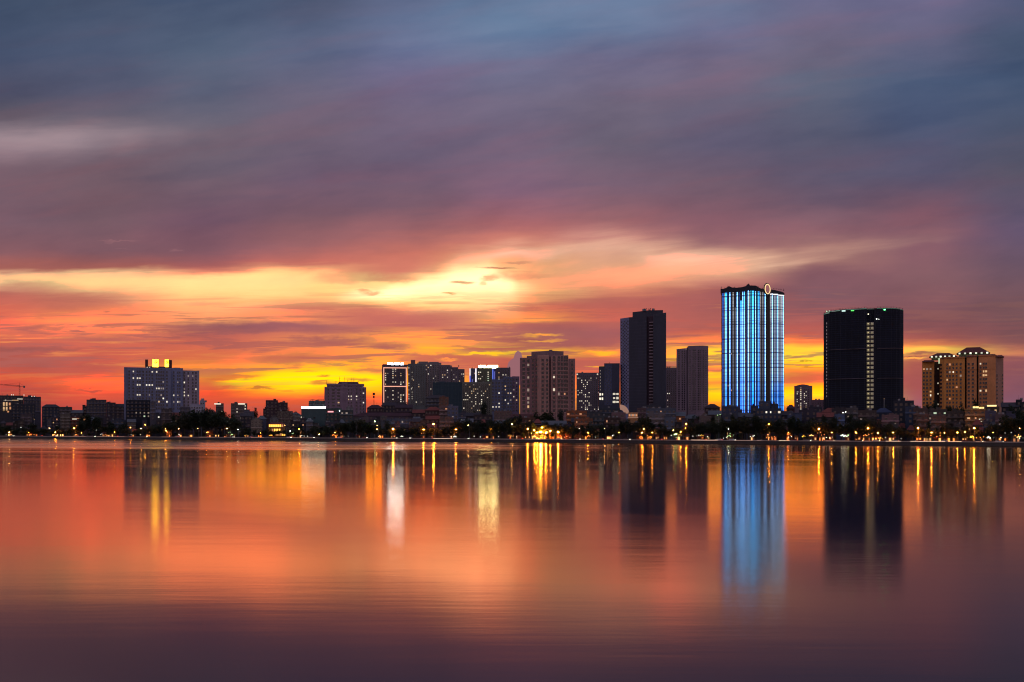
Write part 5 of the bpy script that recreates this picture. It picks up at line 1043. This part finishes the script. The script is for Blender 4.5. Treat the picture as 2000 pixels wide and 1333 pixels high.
# quay wall with a coping and a low parapet
b = MB()
def strip(o0, o1, z0, z1, mi=0, s0=-2500, s1=LEN+1500):
    p = [along(s0, o0), along(s1, o0), along(s1, o1), along(s0, o1)]; b.prism([(v.x, v.y) for v in p], z0, z1, mi, bottom=True)
strip(0, .5, -1.5, GZ-.05, 0); strip(-.08, .6, GZ-.05, GZ+.15, 0)
q_ = b.build('quay_wall', wall((66, 58, 54), .95)); tag(q_, 'dark concrete quay wall running the whole length of the far shore', 'quay wall')
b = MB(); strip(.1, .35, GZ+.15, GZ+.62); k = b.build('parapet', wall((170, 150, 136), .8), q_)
LS_ = glow('trail_glow', (1.0, .50, .30), .45)  # glow added along the parapet in place of car light trails
R = random.Random(3)
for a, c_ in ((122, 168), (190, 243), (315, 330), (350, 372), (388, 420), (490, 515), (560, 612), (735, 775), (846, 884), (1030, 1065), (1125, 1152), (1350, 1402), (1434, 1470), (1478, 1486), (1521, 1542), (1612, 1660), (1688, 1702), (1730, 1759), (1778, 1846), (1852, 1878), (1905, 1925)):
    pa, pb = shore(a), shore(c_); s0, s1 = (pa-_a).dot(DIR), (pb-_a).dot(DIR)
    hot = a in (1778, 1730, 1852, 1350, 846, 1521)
    b = MB(); strip(.02, .09, GZ+.46, GZ+.62, 0, s0, s1); b.build('light_strip', glow('trail_glow_bright', (1.0, .62, .40), 1.6) if hot else LS_, q_, 'added glowing strip for car light trails along the parapet')

# water
m, nt_, bs, q = _new('lake_water')
nt_.nodes.remove(bs)
gm = q.n('ShaderNodeNewGeometry'); sx, sy, sz = (lambda n_: n_.outputs)(q.n('ShaderNodeSeparateXYZ'))
nt_.links.new(gm.outputs['Position'], nt_.nodes[-1].inputs[0])
# calm and ruffled lanes, drawn out along the shore
vec = q.xyz(q.m('MULTIPLY', sx, .004), q.m('MULTIPLY_ADD', sx, .008, q.m('MULTIPLY', sy, .016)), 0.0)
lane = q.noise(vec, 1.0, 4, .6)
vec2 = q.xyz(q.m('MULTIPLY', sx, .0025), q.m('MULTIPLY_ADD', sx, .02, q.m('MULTIPLY', sy, .075)), 2.0)
lane2 = q.noise(vec2, 1.0, 3, .6)
far = q.step(sy, 120, 700)
r_ = q.m('MULTIPLY_ADD', q.step(lane, .44, .60), .02, .112)
r_ = q.m('ADD', r_, q.m('MULTIPLY', q.step(sy, 330, 650), .045))
r_ = q.m('ADD', r_, q.m('MULTIPLY', q.m('MULTIPLY', q.step(sy, 400, 560), q.step(q.m('MULTIPLY', sx, -1), -160, 120)), q.m('MULTIPLY_ADD', q.step(lane2, .40, .56), .11, .015)))
r_ = q.m('ADD', r_, q.m('MULTIPLY', q.m('MULTIPLY', q.step(lane2, .52, .60), far), .07))
# ripples: long crests, finer close by
w1 = q.noise(q.xyz(q.m('MULTIPLY', sx, .22), q.m('MULTIPLY', sy, 1.3), 0.0), 1.0, 4, .62)
w2 = q.noise(q.xyz(q.m('MULTIPLY', sx, .04), q.m('MULTIPLY', sy, .22), 5.0), 1.0, 3, .55)
bp = q.n('ShaderNodeBump'); bp.inputs['Strength'].default_value = 1.0; bp.inputs['Distance'].default_value = 1.0
near = q.m('SUBTRACT', 1.0, q.step(sy, 60, 420))
ht = q.m('ADD', q.m('MULTIPLY', q.m('MULTIPLY', w1, q.m('MULTIPLY', q.m('MULTIPLY_ADD', near, .9, .1), q.m('MULTIPLY_ADD', q.step(lane, .40, .62), .9, .1))), .0042), q.m('MULTIPLY', w2, .012))
nt_.links.new(ht, bp.inputs['Height'])
gl = q.n('ShaderNodeBsdfAnisotropic') if False else q.n('ShaderNodeBsdfGlossy'); gl.distribution = 'BECKMANN'
nt_.links.new(r_, gl.inputs['Roughness']); nt_.links.new(bp.outputs[0], gl.inputs['Normal']); gl.inputs['Color'].default_value = (1.0, .82, .80, 1)
df = q.n('ShaderNodeBsdfDiffuse'); df.inputs['Color'].default_value = (.030, .032, .075, 1)
gl.inputs['Color'].default_value = (1.0, .81, .61, 1); fz = q.n('ShaderNodeFresnel'); fz.inputs['IOR'].default_value = 1.7; nt_.links.new(bp.outputs[0], fz.inputs['Normal'])
mx = q.n('ShaderNodeMixShader'); nt_.links.new(q.m('MULTIPLY_ADD', fz.outputs[0], 1.36, -.19, clamp=True), mx.inputs[0]); nt_.links.new(df.outputs[0], mx.inputs[1]); nt_.links.new(gl.outputs[0], mx.inputs[2])
nt_.links.new(mx.outputs[0], nt_.nodes['Material Output'].inputs['Surface'])
g2 = q.n('ShaderNodeBsdfGlossy'); g2.distribution = 'GGX'; g2.inputs['Color'].default_value = gl.inputs['Color'].default_value[:]     # cat's-paws: steeper wavelets between the calm water
nt_.links.new(q.m('ADD', r_, .07), g2.inputs['Roughness']); nt_.links.new(bp.outputs[0], g2.inputs['Normal'])
m2 = q.n('ShaderNodeMixShader'); m2.inputs[0].default_value = .04; nt_.links.new(gl.outputs[0], m2.inputs[1]); nt_.links.new(g2.outputs[0], m2.inputs[2]); nt_.links.new(m2.outputs[0], mx.inputs[2])
b = MB(); b.face([along(-9000, .2, 0), along(-9000, -9000, 0), along(9000, -9000, 0), along(9000, .2, 0)]); o = b.build('water', m); tag(o, kind='structure')

# ================================================================== trees
LEAF = []
for i, c in enumerate(((46, 50, 28), (38, 46, 28), (54, 52, 30))):
    m, nt_, bs, q = _new('foliage'); t_ = q.n('ShaderNodeNewGeometry'); a = q.noise(t_.outputs['Position'], .35, 3, .6); l = lin(c)
    nt_.links.new(q.ramp(a, [(.3, tuple(x*.55 for x in l)), (.7, tuple(x*1.5 for x in l))]), bs.inputs['Base Color']); bs.inputs['Roughness'].default_value = .6; LEAF.append(m)
    tr_ = q.n('ShaderNodeBsdfTranslucent'); tr_.inputs[0].default_value = tuple(x*2 for x in l)+(1,); mt = q.n('ShaderNodeMixShader'); mt.inputs[0].default_value = .45
    nt_.links.new(bs.outputs[0], mt.inputs[1]); nt_.links.new(tr_.outputs[0], mt.inputs[2]); nt_.links.new(mt.outputs[0], nt_.nodes['Material Output'].inputs['Surface'])
BARK = plain('bark', (66, 54, 44), .9)
def crown_mesh(seed, n=1400, shape='round'):
    R = random.Random(seed); b = MB(); cl = []
    for k in range(R.randint(11, 16)):
        a = R.uniform(0, 6.283); rr = R.uniform(.1, .68); z = R.uniform(-.55, .75)
        if shape == 'tall': rr *= .6; z *= 1.2
        if shape == 'flat': z *= .55
        cl.append((rr*math.cos(a), rr*math.sin(a), z, R.uniform(.24, .46)))
    for k in range(n):
        cx, cy, cz, r = R.choice(cl)
        while True:
            v = Vector((R.uniform(-1, 1), R.uniform(-1, 1), R.uniform(-1, 1)))
            if .45 < v.length < 1: break
        p = Vector((cx, cy, cz))+v*r*R.uniform(.85, 1.12); s = R.uniform(.05, .115)
        u = Vector((R.uniform(-1, 1), R.uniform(-1, 1), R.uniform(-.6, .6))).normalized(); w = u.orthogonal().normalized()
        w = (w+u.cross(w)*R.uniform(-1, 1)).normalized()
        b.face([p-u*s, p-w*s*.6, p+u*s, p+w*s*.6])
    return b.mesh('crown', [LEAF[seed % 3]])
def trunk_mesh(seed):
    R = random.Random(seed); b = MB(); b.tube((0, 0, 0), (.02, 0, .45), .035, .024, 7); b.tube((.02, 0, .45), (0, .02, .8), .024, .010, 6)
    for k in range(6):
        a = k*1.05+R.uniform(-.3, .3); z = R.uniform(.3, .55); b.tube((.01, 0, z), (.22*math.cos(a), .22*math.sin(a), z+R.uniform(.14, .3)), .014, .004, 5)
    return b.mesh('trunk', [BARK])
CR = [crown_mesh(10+i, 1400, ('round', 'flat', 'round', 'tall', 'round', 'flat')[i]) for i in range(6)]; TR = [trunk_mesh(30+i) for i in range(3)]
def tree(px, ytop, wpx, sb, label=None, what='dark leafy tree', group='trees along the shore'):
    R = random.Random(int(px*31+ytop)); D = ds(px)+sb; x = (px-1000)/F*D; h = H+(HZ-ytop)/F*D-GZ; w = wpx/F*D
    o = empty('tree', (x, D, GZ), R.uniform(0, 6.28)); i = R.randrange(6); ch_ = h*.80/2
    if i == 3: w *= .8
    c = put('crown', CR[i], o, (0, 0, h-ch_*.93), 0, (w/2, w/2, ch_)); put('trunk', TR[R.randrange(3)], o, (0, 0, 0), R.uniform(0, 6), (h*.8, h*.8, h*.95))
    if label: tag(o, label, 'tree', group)
    else: later(o, px, what, 'tree', group)
    return o
PROF = [(-20,830),(0,830),(40,838),(90,836),(130,842),(160,822),(172,812),(190,813),(206,832),(225,836),(240,829),(265,841),(300,832),(330,822),(362,806),(400,801),(430,799),(456,812),(478,832),(500,843),(520,841),(560,840),(600,840),(640,836),(662,827),(700,823),(730,830),(760,832),(800,838),(840,836),(872,834),(898,822),(930,826),(962,822),(1005,818),(1030,826),(1110,830),(1135,834),(1160,832),(1200,831),(1216,828),(1240,821),(1262,819),(1285,829),(1310,838),(1335,834),(1352,824),(1400,824),(1440,818),(1480,816),(1520,824),(1562,822),(1600,819),(1650,820),(1700,821),(1725,826),(1770,838),(1795,833),(1820,834),(1850,830),(1880,836),(1930,836),(1955,824),(1972,812),(2000,808),(2040,806)]
def prof(px):
    for (a, ya), (c, yc) in zip(PROF, PROF[1:]):
        if a <= px <= c: return ya+(yc-ya)*(px-a)/(c-a)
    return 830
R = random.Random(99); px = -14.0
while px < 2016:
    y = prof(px)+R.uniform(-3, 5); hh = 856-y
    tree(px, y, max(17, hh*R.uniform(.8, 1.15)), R.choice((16.5, 18, 20)), what='dark leafy roadside tree')
    px += max(9.5, hh*R.uniform(.30, .48))
px = -6.0
while px < 2016:                        # second, more distant row among the houses
    y = prof(px)+R.uniform(-8, -1)
    if not 515 < px < 565 and R.random() < .8: tree(px, y, R.uniform(16, 28), R.uniform(30, 38), what='bushy tree behind the roadside row', group='trees among the houses')
    px += R.uniform(17, 32)
px = 5.0
while px < 2010:                        # small promenade trees at the water's edge
    tree(px, R.uniform(842, 848), R.uniform(8, 12), 2.6, what='small waterside promenade tree', group='small trees on the promenade'); px += R.uniform(26, 60)
for px, y, w, sb, lb in ((1072, 798.5, 44, 60, 'huge rust-tinted tree in front of the broad brown block'), (1050, 806, 30, 62, 'rusty tree left shoulder of the huge one below the brown block'), (1095, 806, 26, 62, 'rusty tree right shoulder of the huge one below the brown block'),
 (945, 791, 26, 130, 'dark round tree rising before the cream-dotted flats'), (928, 797, 18, 128, 'dark tree left of the round one before the cream-dotted flats'), (845, 766, 18, 220, 'small dark tree crown against the netted mid block'),
 (1360, 806, 40, 70, 'broad dark tree below the curved pinkish tower'), (1388, 808, 26, 60, 'dark tree beside the pale arched dormer'), (1425, 816, 30, 60, 'dark tree in front of the striped tower, left of its centre'), (1540, 795, 12, 140, 'small dark tree beside the maroon dome roof'),
 (1574, 788, 12, 150, 'slim dark tree right of the round-topped flats'), (1815, 781, 22, 110, 'dark tree at the foot of the amber flats, left of their dark slot'), (1828, 786, 26, 105, 'dark tree under the dark slot of the amber flats'), (1856, 784, 30, 110, 'dark domed tree before the middle of the amber flats'), (1876, 789, 24, 108, 'dark tree right of the domed one before the amber flats'), (1906, 788, 24, 120, 'dark tree behind the bright roof terrace'),
 (1945, 790, 20, 100, 'dark tree at the right foot of the amber flats'), (1975, 797, 30, 70, 'tall dark tree near the right edge'), (1996, 794, 26, 66, 'tall dark tree cut by the right edge'), (752, 783, 14, 190, 'small dark tree at the neon tower base'), (795, 790, 20, 140, 'dark tree right of the neon tower base'), (428, 796, 34, 60, 'largest dark tree in the mass right of the sign-topped slab'), (398, 800, 30, 62, 'dark tree at the left of the mass beside the slab annexe'),
 (1730, 792, 16, 100, 'small dark tree at the foot of the netted tower'), (1618, 792, 18, 100, 'small dark tree at the left foot of the netted tower'), (562, 797, 10, 150, 'small dark tree right of the maroon block pair'), (577, 796, 12, 152, 'small dark tree left of the white light band'), (498, 800, 12, 150, 'small dark tree left of the maroon block pair')):
    tree(px, y, w, sb, lb, group='trees among the houses')

# ================================================================== lights along the road
def lamp_meshes():
    b = MB(); b.tube((0, 0, 0), (0, 0, 1), .011, .007, 6); b.tube((0, 0, 0), (0, 0, .08), .02, .016, 6); pole = b.mesh('pole', [STEEL])
    b = MB(); b.tube((0, 0, 1), (0, -.13, 1.03), .007, .006, 5); arm = b.mesh('arm', [STEEL])
    return pole, arm
POLE, ARM = lamp_meshes()
BULB = {}
def bulb_mesh(kind, c, s_):
    k = (kind, c, s_)
    if k not in BULB:
        b = MB(); m_ = glow(kind, c, s_, True)
        if kind == 'street_bulb': b.ball((0, 0, 0), .5, 8, 5, sz=.55)
        else: b.ball((0, 0, 0), .5, 9, 6)
        BULB[k] = b.mesh('bulb', [m_])
    return BULB[k]
HOOD = None
SOD = (1.0, .27, .018); WRM = (1.0, .48, .14); WHT = (.90, .92, .80); GRN_ = (.60, .95, .34); YEL = (1.0, .50, .03)
def street_lamp(px, py, c=SOD, s_=160, size=.9, sb=15.2):
    """a tall lamp on the shore road: base > pole, arm, lantern > bulb"""
    global HOOD
    D = ds(px)+sb; x = (px-1000)/F*D; z = H+(HZ-py)/F*D-GZ; z = max(z, 3.2)
    o = empty('street_lamp', (x, D, GZ), yawS); later(o, px, {SOD: 'amber street lamp', WRM: 'warm white street lamp', WHT: 'white street lamp', GRN_: 'greenish street lamp', YEL: 'yellow street lamp'}[c], 'street lamp', 'street lamps along the shore road')
    put('pole', POLE, o, scale=(z, z, z)); put('arm', ARM, o, scale=(z, z, z))
    if HOOD is None:
        b = MB(); b.frustum(-.5, .5, -.8, .8, .0, .32, .15, .2); HOOD = b.mesh('lantern', [DARK])
    l = put('lantern', HOOD, o, (0, -.15*z, z*1.03-.05+.35), scale=(.3, .4, .5)); size *= .62; put('bulb', bulb_mesh('street_bulb', c, s_*(7.0 if c == SOD else 5.0 if c == YEL else 1.3)), l, (0, 0, -.4), scale=(size/.3, size/.4, size/.5)); return o
def globe_lamp(px, py, c=WHT, s_=30, size=.5, sb=3.6, n=3):
    """a short garden post with a cluster of glass globes"""
    D = ds(px)+sb; x = (px-1000)/F*D; z = max(1.6, H+(HZ-py)/F*D-GZ)
    o = empty('globe_lamp', (x, D, GZ), yawS); later(o, px, {SOD: 'amber', WRM: 'warm white', WHT: 'cool white', GRN_: 'pale green', YEL: 'yellow'}[c]+(' single-globe' if n == 1 else ' cluster-globe')+' garden lamp', 'garden lamp', 'globe lamps on the promenade')
    put('pole', POLE, o, scale=(z*1.6, z*1.6, z))
    if n > 1: b = MB(); b.tube((-.9, 0, z-.15), (.9, 0, z-.15), .05, n=5); b.build('crossbar', DARK, o)
    for k in range(n):
        xx = 0 if n == 1 else (-.9+1.8*k/(n-1)); put('globe', bulb_mesh('globe', c, round(s_*.22, 2)), o, (xx, 0, z+(.25 if k % 2 == 0 else .7)), scale=(size*.74,)*3)
    return o
for a in ((19,845,WRM,130,1.0),(57,845,SOD,110,.9),(109.5,845,SOD,150,1.0),(147,837.5,SOD,150,1.0),(99,837.5,WRM,60,.6),(257,836,SOD,90,.8),(277.5,838,WRM,100,.9),(286.5,831,SOD,60,.7),(325,842,SOD,90,.9),(325,838,WRM,60,.6),(351,838.5,WRM,70,.7),(388,838.5,WRM,40,.6),(445,838,WRM,110,.9),(466,840.5,WHT,70,.8),(451,819,WHT,30,.7),
 (568,843,WHT,60,.7),(586,839.5,SOD,80,.7),(559,832,WRM,30,.6),(624,852,WRM,100,.9),(631,847,WHT,40,.6),(738,839.5,WRM,80,.7),(769.5,839,SOD,220,1.4),(739,832.5,WRM,40,.6),(829,840,SOD,170,1.1),(849,830,SOD,190,1.3),(892,840,SOD,120,.9),(916.5,832,WRM,60,.7),(961,840,SOD,120,.9),(1002,830,WRM,110,.9),
 (1032,839,SOD,130,1.0),(1057,845,YEL,420,2.2),(1067.5,846,SOD,260,1.4),(1060.5,836.5,SOD,160,1.1),(1045,842,SOD,160,1.0),(1050,846,SOD,200,1.2),(1076,843,SOD,140,1.0),(1091,845,SOD,260,1.3),(1182,838.5,WRM,60,.7),(1133,838,WHT,14,.5),(1258.5,839,WRM,60,.7),(1316,841.5,WRM,60,.7),(1342,829.5,SOD,90,.8),(1340.5,838,SOD,80,.8),(1424,838.5,WHT,60,.7),(1503,830.5,SOD,60,.7),(1600,839,SOD,130,1.0),(1696,838,SOD,150,1.0),  # extra amber lamps around the big yellow one added to strengthen its glow
 (1794,838,SOD,190,1.1),(1903,838,SOD,150,1.0),(1992,838,WRM,60,.7),(1500,845,SOD,60,.7),(1149,846,SOD,60,.7),(1210,846,SOD,40,.6),(1540,846,SOD,50,.6),(225,845,SOD,50,.7),(160,846,SOD,50,.6),(405,846,SOD,35,.6),(510,846,SOD,40,.6),(655,846,SOD,70,.7),(1275,846,SOD,70,.8),(1255,846,SOD,80,.8),(1330,845,SOD,60,.7),(1745,846,SOD,60,.7),(1820,846,SOD,110,.8),(1845,847,SOD,90,.8),(1870,846,SOD,70,.7),(1885,845,SOD,60,.7),(1940,846,SOD,60,.7),(1672,846,SOD,70,.7),(1715,847,SOD,80,.7),(1625,846,SOD,50,.6)): street_lamp(*a)
for a in ((732,824,GRN_,60,1.3,20,1),(696,824,WHT,14,.7,20,1),(41,820,WRM,8,.7,60,1),(67,820,WRM,8,.7,60,1),(41,836,WHT,12,.8,20,1),(188,841,WHT,22,.6,18,1),(310,811,WHT,12,.8,60,1),(1649,807,WHT,22,.9,60,2),(1404,812,GRN_,6,.8,50,2),(1727,780,(WRM),3,.6,90,1),
 (198,849.5,WHT,20,.5,5,2),(257.5,850,WHT,16,.5,5,2),(274,850,WHT,22,.5,5,1),(349,850.5,WHT,30,.55,5,3),(325,844,WHT,18,.5,12,1),(453,850,GRN_,22,.55,8,3),(448,846,GRN_,12,.5,14,2),(479,852,YEL,14,.5,6,2),(572,848,GRN_,16,.5,12,2),(588,854,WHT,26,.5,4,2),(594,854,WHT,20,.5,4,1),(601,854,WHT,20,.5,4,1),
 (741,854,WRM,30,.5,4,3),(785,854.5,WHT,26,.5,4,3),(881,856,WHT,30,.5,3.6,1),(888.5,855.5,WHT,36,.6,3.6,3),(926,853,WHT,22,.5,6,1),(938,856,WHT,26,.5,3.6,1),(974,853.5,WHT,24,.5,5,1),(996,852,YEL,12,.5,8,3),(1000,854,WRM,14,.5,5,2),(1009,854,WHT,14,.45,5,1),(1026.5,855,WRM,26,.55,4,1),(1034,856,WRM,26,.55,4,1),(1043.5,854,GRN_,28,.6,5,3),(1056.5,858,YEL,60,.75,1.6,1),(1038,847,GRN_,12,.45,12,1),
 (1105,855,WRM,16,.5,5,2),(1113,857,WRM,14,.45,4,1),(1150,853,SOD,26,.55,8,3),(1156,850,SOD,16,.5,10,1),(1163,855,WHT,10,.45,5,1),(1198.5,852,WHT,34,.5,6,3),(1252,855,SOD,26,.6,6,3),(1262,853,SOD,18,.5,8,2),(1270,855,SOD,26,.6,6,3),(1311,851.5,WHT,22,.5,6,1),(1319.5,850,GRN_,34,.7,6,4),(1328,851,YEL,14,.5,8,3),(1323,856,GRN_,16,.45,4,2),
 (1356,853,WHT,28,.5,5,2),(1362.5,852.5,WHT,20,.5,5,2),(1370.5,852,YEL,20,.5,8,3),(1382,854,WHT,22,.5,5,1),(1416,857,WHT,16,.45,4,2),(1424,853,GRN_,20,.55,5,3),(1426,848,GRN_,14,.45,10,1),(1432,851,GRN_,8,.45,8,1),(1468,854,WHT,20,.5,5,2),(1473.5,853,WHT,28,.5,5,3),(1500,850.5,WRM,28,.6,8,1),(1543,855,WHT,16,.5,5,2),(1570,854,YEL,22,.6,6,3),(1574,850,WRM,12,.5,9,1),(1585,852,WRM,34,.6,6,3),
 (1611,857,WHT,20,.5,4,2),(1623.5,856.5,WHT,24,.55,4,2),(1646,852,WHT,38,.6,5,3),(1651,853.5,WHT,32,.55,4,3),(1656.5,851,GRN_,30,.65,7,1),(1713,858,YEL,18,.5,4,2),(1720,858,YEL,22,.55,4,3),(1730,856,WHT,12,.45,5,1),(1760,858,WHT,9,.45,4,1),(1893,856,YEL,14,.5,5,2),(1898,855,YEL,36,.65,6,5),(1904,858,YEL,16,.5,4,2),(1918,856,SOD,20,.5,6,2),(1932,856,WHT,40,.65,5,4),(1937,858,WHT,16,.5,4,2),(1955,856,WHT,26,.55,5,1),(1986,852,YEL,16,.5,8,2),(1990,855,WRM,32,.6,5,4),(1995,858,WHT,16,.5,4,2),(1975,846,WHT,8,.5,14,1),(1963,847,WHT,6,.5,14,1),
 (1815,853,SOD,20,.6,7,2),(1833,854,SOD,18,.6,7,2),(1690,852,SOD,18,.55,8,3),(1700,850,SOD,12,.5,10,2),(60,852,SOD,20,.6,7,3),(66,853,SOD,16,.5,7,2),(106,853,SOD,18,.55,7,3),(149,853,SOD,24,.6,7,3),(147,845,SOD,12,.5,12,1),(211,851,SOD,26,.6,8,3),(205,853,SOD,14,.5,7,2),(291,851,SOD,12,.5,8,2),(651,851,SOD,24,.6,7,3),(657,852,SOD,18,.55,7,2),(889,847,SOD,10,.5,10,2),(825,848,SOD,10,.5,9,2),(1500,856,SOD,18,.5,5,3),(1510,855,SOD,14,.5,6,2),(1600,847,SOD,10,.5,10,2),(1607,851,SOD,10,.5,9,2),(1542,853,SOD,16,.55,7,2),
 (12,850,WHT,8,.45,6,1),(162,852,WHT,8,.45,5,1),(170,853,WHT,10,.45,5,1),(672,853,WHT,6,.45,5,1),(680,853,WHT,6,.45,5,1),(865,853,SOD,8,.45,6,1),(1066,855,SOD,20,.55,6,3),(1080,854,SOD,14,.5,7,2),(1092,853,SOD,16,.5,7,2)): globe_lamp(*a)

# ================================================================== cafe stalls, many added to light the trees; cars
R = random.Random(5)
STALLS = [(20, 8), (58, 12), (70, 8), (108, 12), (121, 8), (148, 12), (205, 10), (218, 14), (262, 8), (290, 10), (330, 10), (350, 10), (372, 8), (410, 12), (424, 8), (442, 10), (455, 12), (482, 8), (508, 8), (571, 12), (585, 8), (652, 14), (668, 6), (700, 10), (712, 8), (745, 8), (768, 10), (826, 10), (846, 8), (884, 12), (948, 12), (962, 8), (995, 10), (1012, 8), (1044, 10), (1060, 12), (1078, 10), (1094, 12), (1110, 12), (1150, 16), (1166, 8), (1190, 12), (1250, 14), (1268, 16), (1284, 8), (1300, 8), (1322, 14), (1340, 12), (1368, 14), (1382, 10), (1425, 12), (1470, 8), (1500, 10), (1512, 12), (1542, 12), (1556, 8), (1575, 14), (1590, 12), (1606, 12), (1624, 10), (1655, 10), (1676, 12), (1692, 14), (1708, 12), (1722, 10), (1742, 14), (1795, 12), (1812, 16), (1832, 16), (1850, 12), (1866, 12), (1884, 10), (1898, 14), (1914, 12), (1932, 14), (1950, 12), (1966, 10), (1985, 14)]
for px, w in STALLS:
    D = ds(px)+R.uniform(21.5, 27); S = Site(px, D); o = empty('lakeside_eatery', S.loc, S.yaw); later(o, px, 'low lit lakeside eatery with awning', 'eatery', 'eateries along the shore road')
    x0, x1 = S.x(px-w/2), S.x(px+w/2); fl = R.choice((1, 1, 2)); h = R.uniform(3.0, 3.8)*fl; b = MB(); b.box(x0, x1, 0, 4, 0, h); b.build('wall', wall(R.choice(((150, 84, 50), (120, 80, 60), (160, 120, 80)))), o)
    if R.random() < .5: b = MB(); b.gable(x0-.3, x1+.3, -.3, 4.3, h, h+1.4); b.build('roof', ROOFR, o)
    hot = R.choice((2.6, 1.6, .9, .45)); cc_ = R.choice(((1, .20, .02), (1, .26, .03), (1, .34, .07), (1, .48, .14)))
    mm = glow('shopfront_tree_light', cc_, hot, True)  # fronts brightened beyond shop light to throw glow on the tree crowns
    for f_ in range(fl):
        z0 = f_*h/fl; b = MB(); i = len(b.v); hz_ = z0+2.75; b.v += [(x0-.2, -1.8, hz_-.5), (x1+.2, -1.8, hz_-.5), (x1+.2, 0, hz_), (x0-.2, 0, hz_), (x0-.2, -1.8, hz_-.4), (x1+.2, -1.8, hz_-.4), (x1+.2, 0, hz_+.1), (x0-.2, 0, hz_+.1)]
        for q_2 in ((0,1,5,4),(1,2,6,5),(2,3,7,6),(3,0,4,7),(4,5,6,7),(3,2,1,0)): b.f.append(tuple(i+k for k in q_2)); b.m.append(0)
        b.build('awning', wall(R.choice(((150, 50, 40), (170, 120, 60), (60, 90, 70)))), o)
        n = max(2, int((x1-x0)/R.uniform(1.2, 2.2)))
        for k in range(n):
            if R.random() < .35: continue
            a = x0+(x1-x0)*(k+R.uniform(.05, .25))/n; b = MB(); b.box(a, a+(x1-x0)/n*R.uniform(.4, .7), -.08, 0, z0+R.uniform(.3, 1.0), z0+2.3); b.build('shopfront', mm, o)
# cars
CARM = {}
def car_parts(c):
    if c in CARM: return CARM[c]
    paint = plain('car_paint', c, .25, .2); b = MB()
    prof_ = [(-2.1, .35), (2.1, .35), (2.15, .75), (1.2, .92), (.55, 1.42), (-1.1, 1.45), (-1.75, .98), (-2.15, .9)]
    def ex(b, pts, y0, y1, mi=0):
        i = len(b.v); n = len(pts); b.v += [(x, y0, z) for x, z in pts]+[(x, y1, z) for x, z in pts]
        b.f.append(tuple(i+k for k in range(n))); b.m.append(mi); b.f.append(tuple(i+n+k for k in reversed(range(n)))); b.m.append(mi)
        for k in range(n): l = (k+1) % n; b.f.append((i+l, i+k, i+n+k, i+n+l)); b.m.append(mi)
    ex(b, prof_, -.85, .85); bodym = b.mesh('body', [paint])
    b = MB(); ex(b, [(1.0, .95), (.5, 1.36), (-1.05, 1.38), (-1.55, 1.0)], -.87, .87); glassm = b.mesh('window', [GLASS])
    b = MB(); b.tube((0, -.12, 0), (0, .12, 0), .32, n=12); tyre = b.mesh('tyre', [plain('rubber', (20, 20, 22), .8)]); b = MB(); b.tube((0, -.14, 0), (0, .14, 0), .18, n=8); rim = b.mesh('rim', [STEEL])
    b = MB(); b.box(-.06, .06, -.16, .16, -.08, .08); hl = b.mesh('headlight', [glow('headlight', (1, .9, .72), 14, True)]); b = MB(); b.box(-.04, .04, -.16, .16, -.07, .07); tl = b.mesh('taillight', [glow('taillight', (1, .05, .03), 6)])
    CARM[c] = (bodym, glassm, tyre, rim, hl, tl); return CARM[c]
NAMES = {(200, 200, 200): 'white', (40, 42, 46): 'black', (130, 30, 28): 'red', (110, 114, 120): 'silver'}
R = random.Random(12); px = 12.0
while px < 1995:
    c = R.choice(list(NAMES)); bm_, gm_, ty, ri, hl, tl = car_parts(c)
    s = (shore(px)-_a).dot(DIR); lane_ = R.choice((0, 1)); p = along(s, 6.9 if lane_ else 12.2, GZ+.01)
    o = empty('car', p, yawS+(0 if lane_ else math.pi)); later(o, px, f"{NAMES[c]} car on the shore road", 'car', 'cars on the shore road')
    put('body', bm_, o); put('window', gm_, o)
    for wx in (-1.3, 1.3):
        for wy in (-.8, .8): w_ = put('tyre', ty, o, (wx, wy, .32)); put('rim', ri, w_)
    for wy in (-.6, .6): put('headlight', hl, o, (2.12, wy, .68)); put('taillight', tl, o, (-2.14, wy, .78))
    px += R.uniform(22, 60)
resolve()

# ================================================================== render set-up
sc.render.engine = 'CYCLES'
sc.cycles.use_adaptive_sampling = True; sc.cycles.adaptive_threshold = 0.02
sc.cycles.max_bounces = 4; sc.cycles.diffuse_bounces = 1; sc.cycles.glossy_bounces = 3; sc.cycles.transmission_bounces = 1
sc.cycles.use_denoising = True; sc.cycles.sample_clamp_indirect = 20; sc.cycles.caustics_reflective = False; sc.cycles.caustics_refractive = False
sc.cycles.pixel_filter_type = 'BLACKMAN_HARRIS'; sc.cycles.filter_width = 1.15
sc.cycles.adaptive_threshold = 0.015
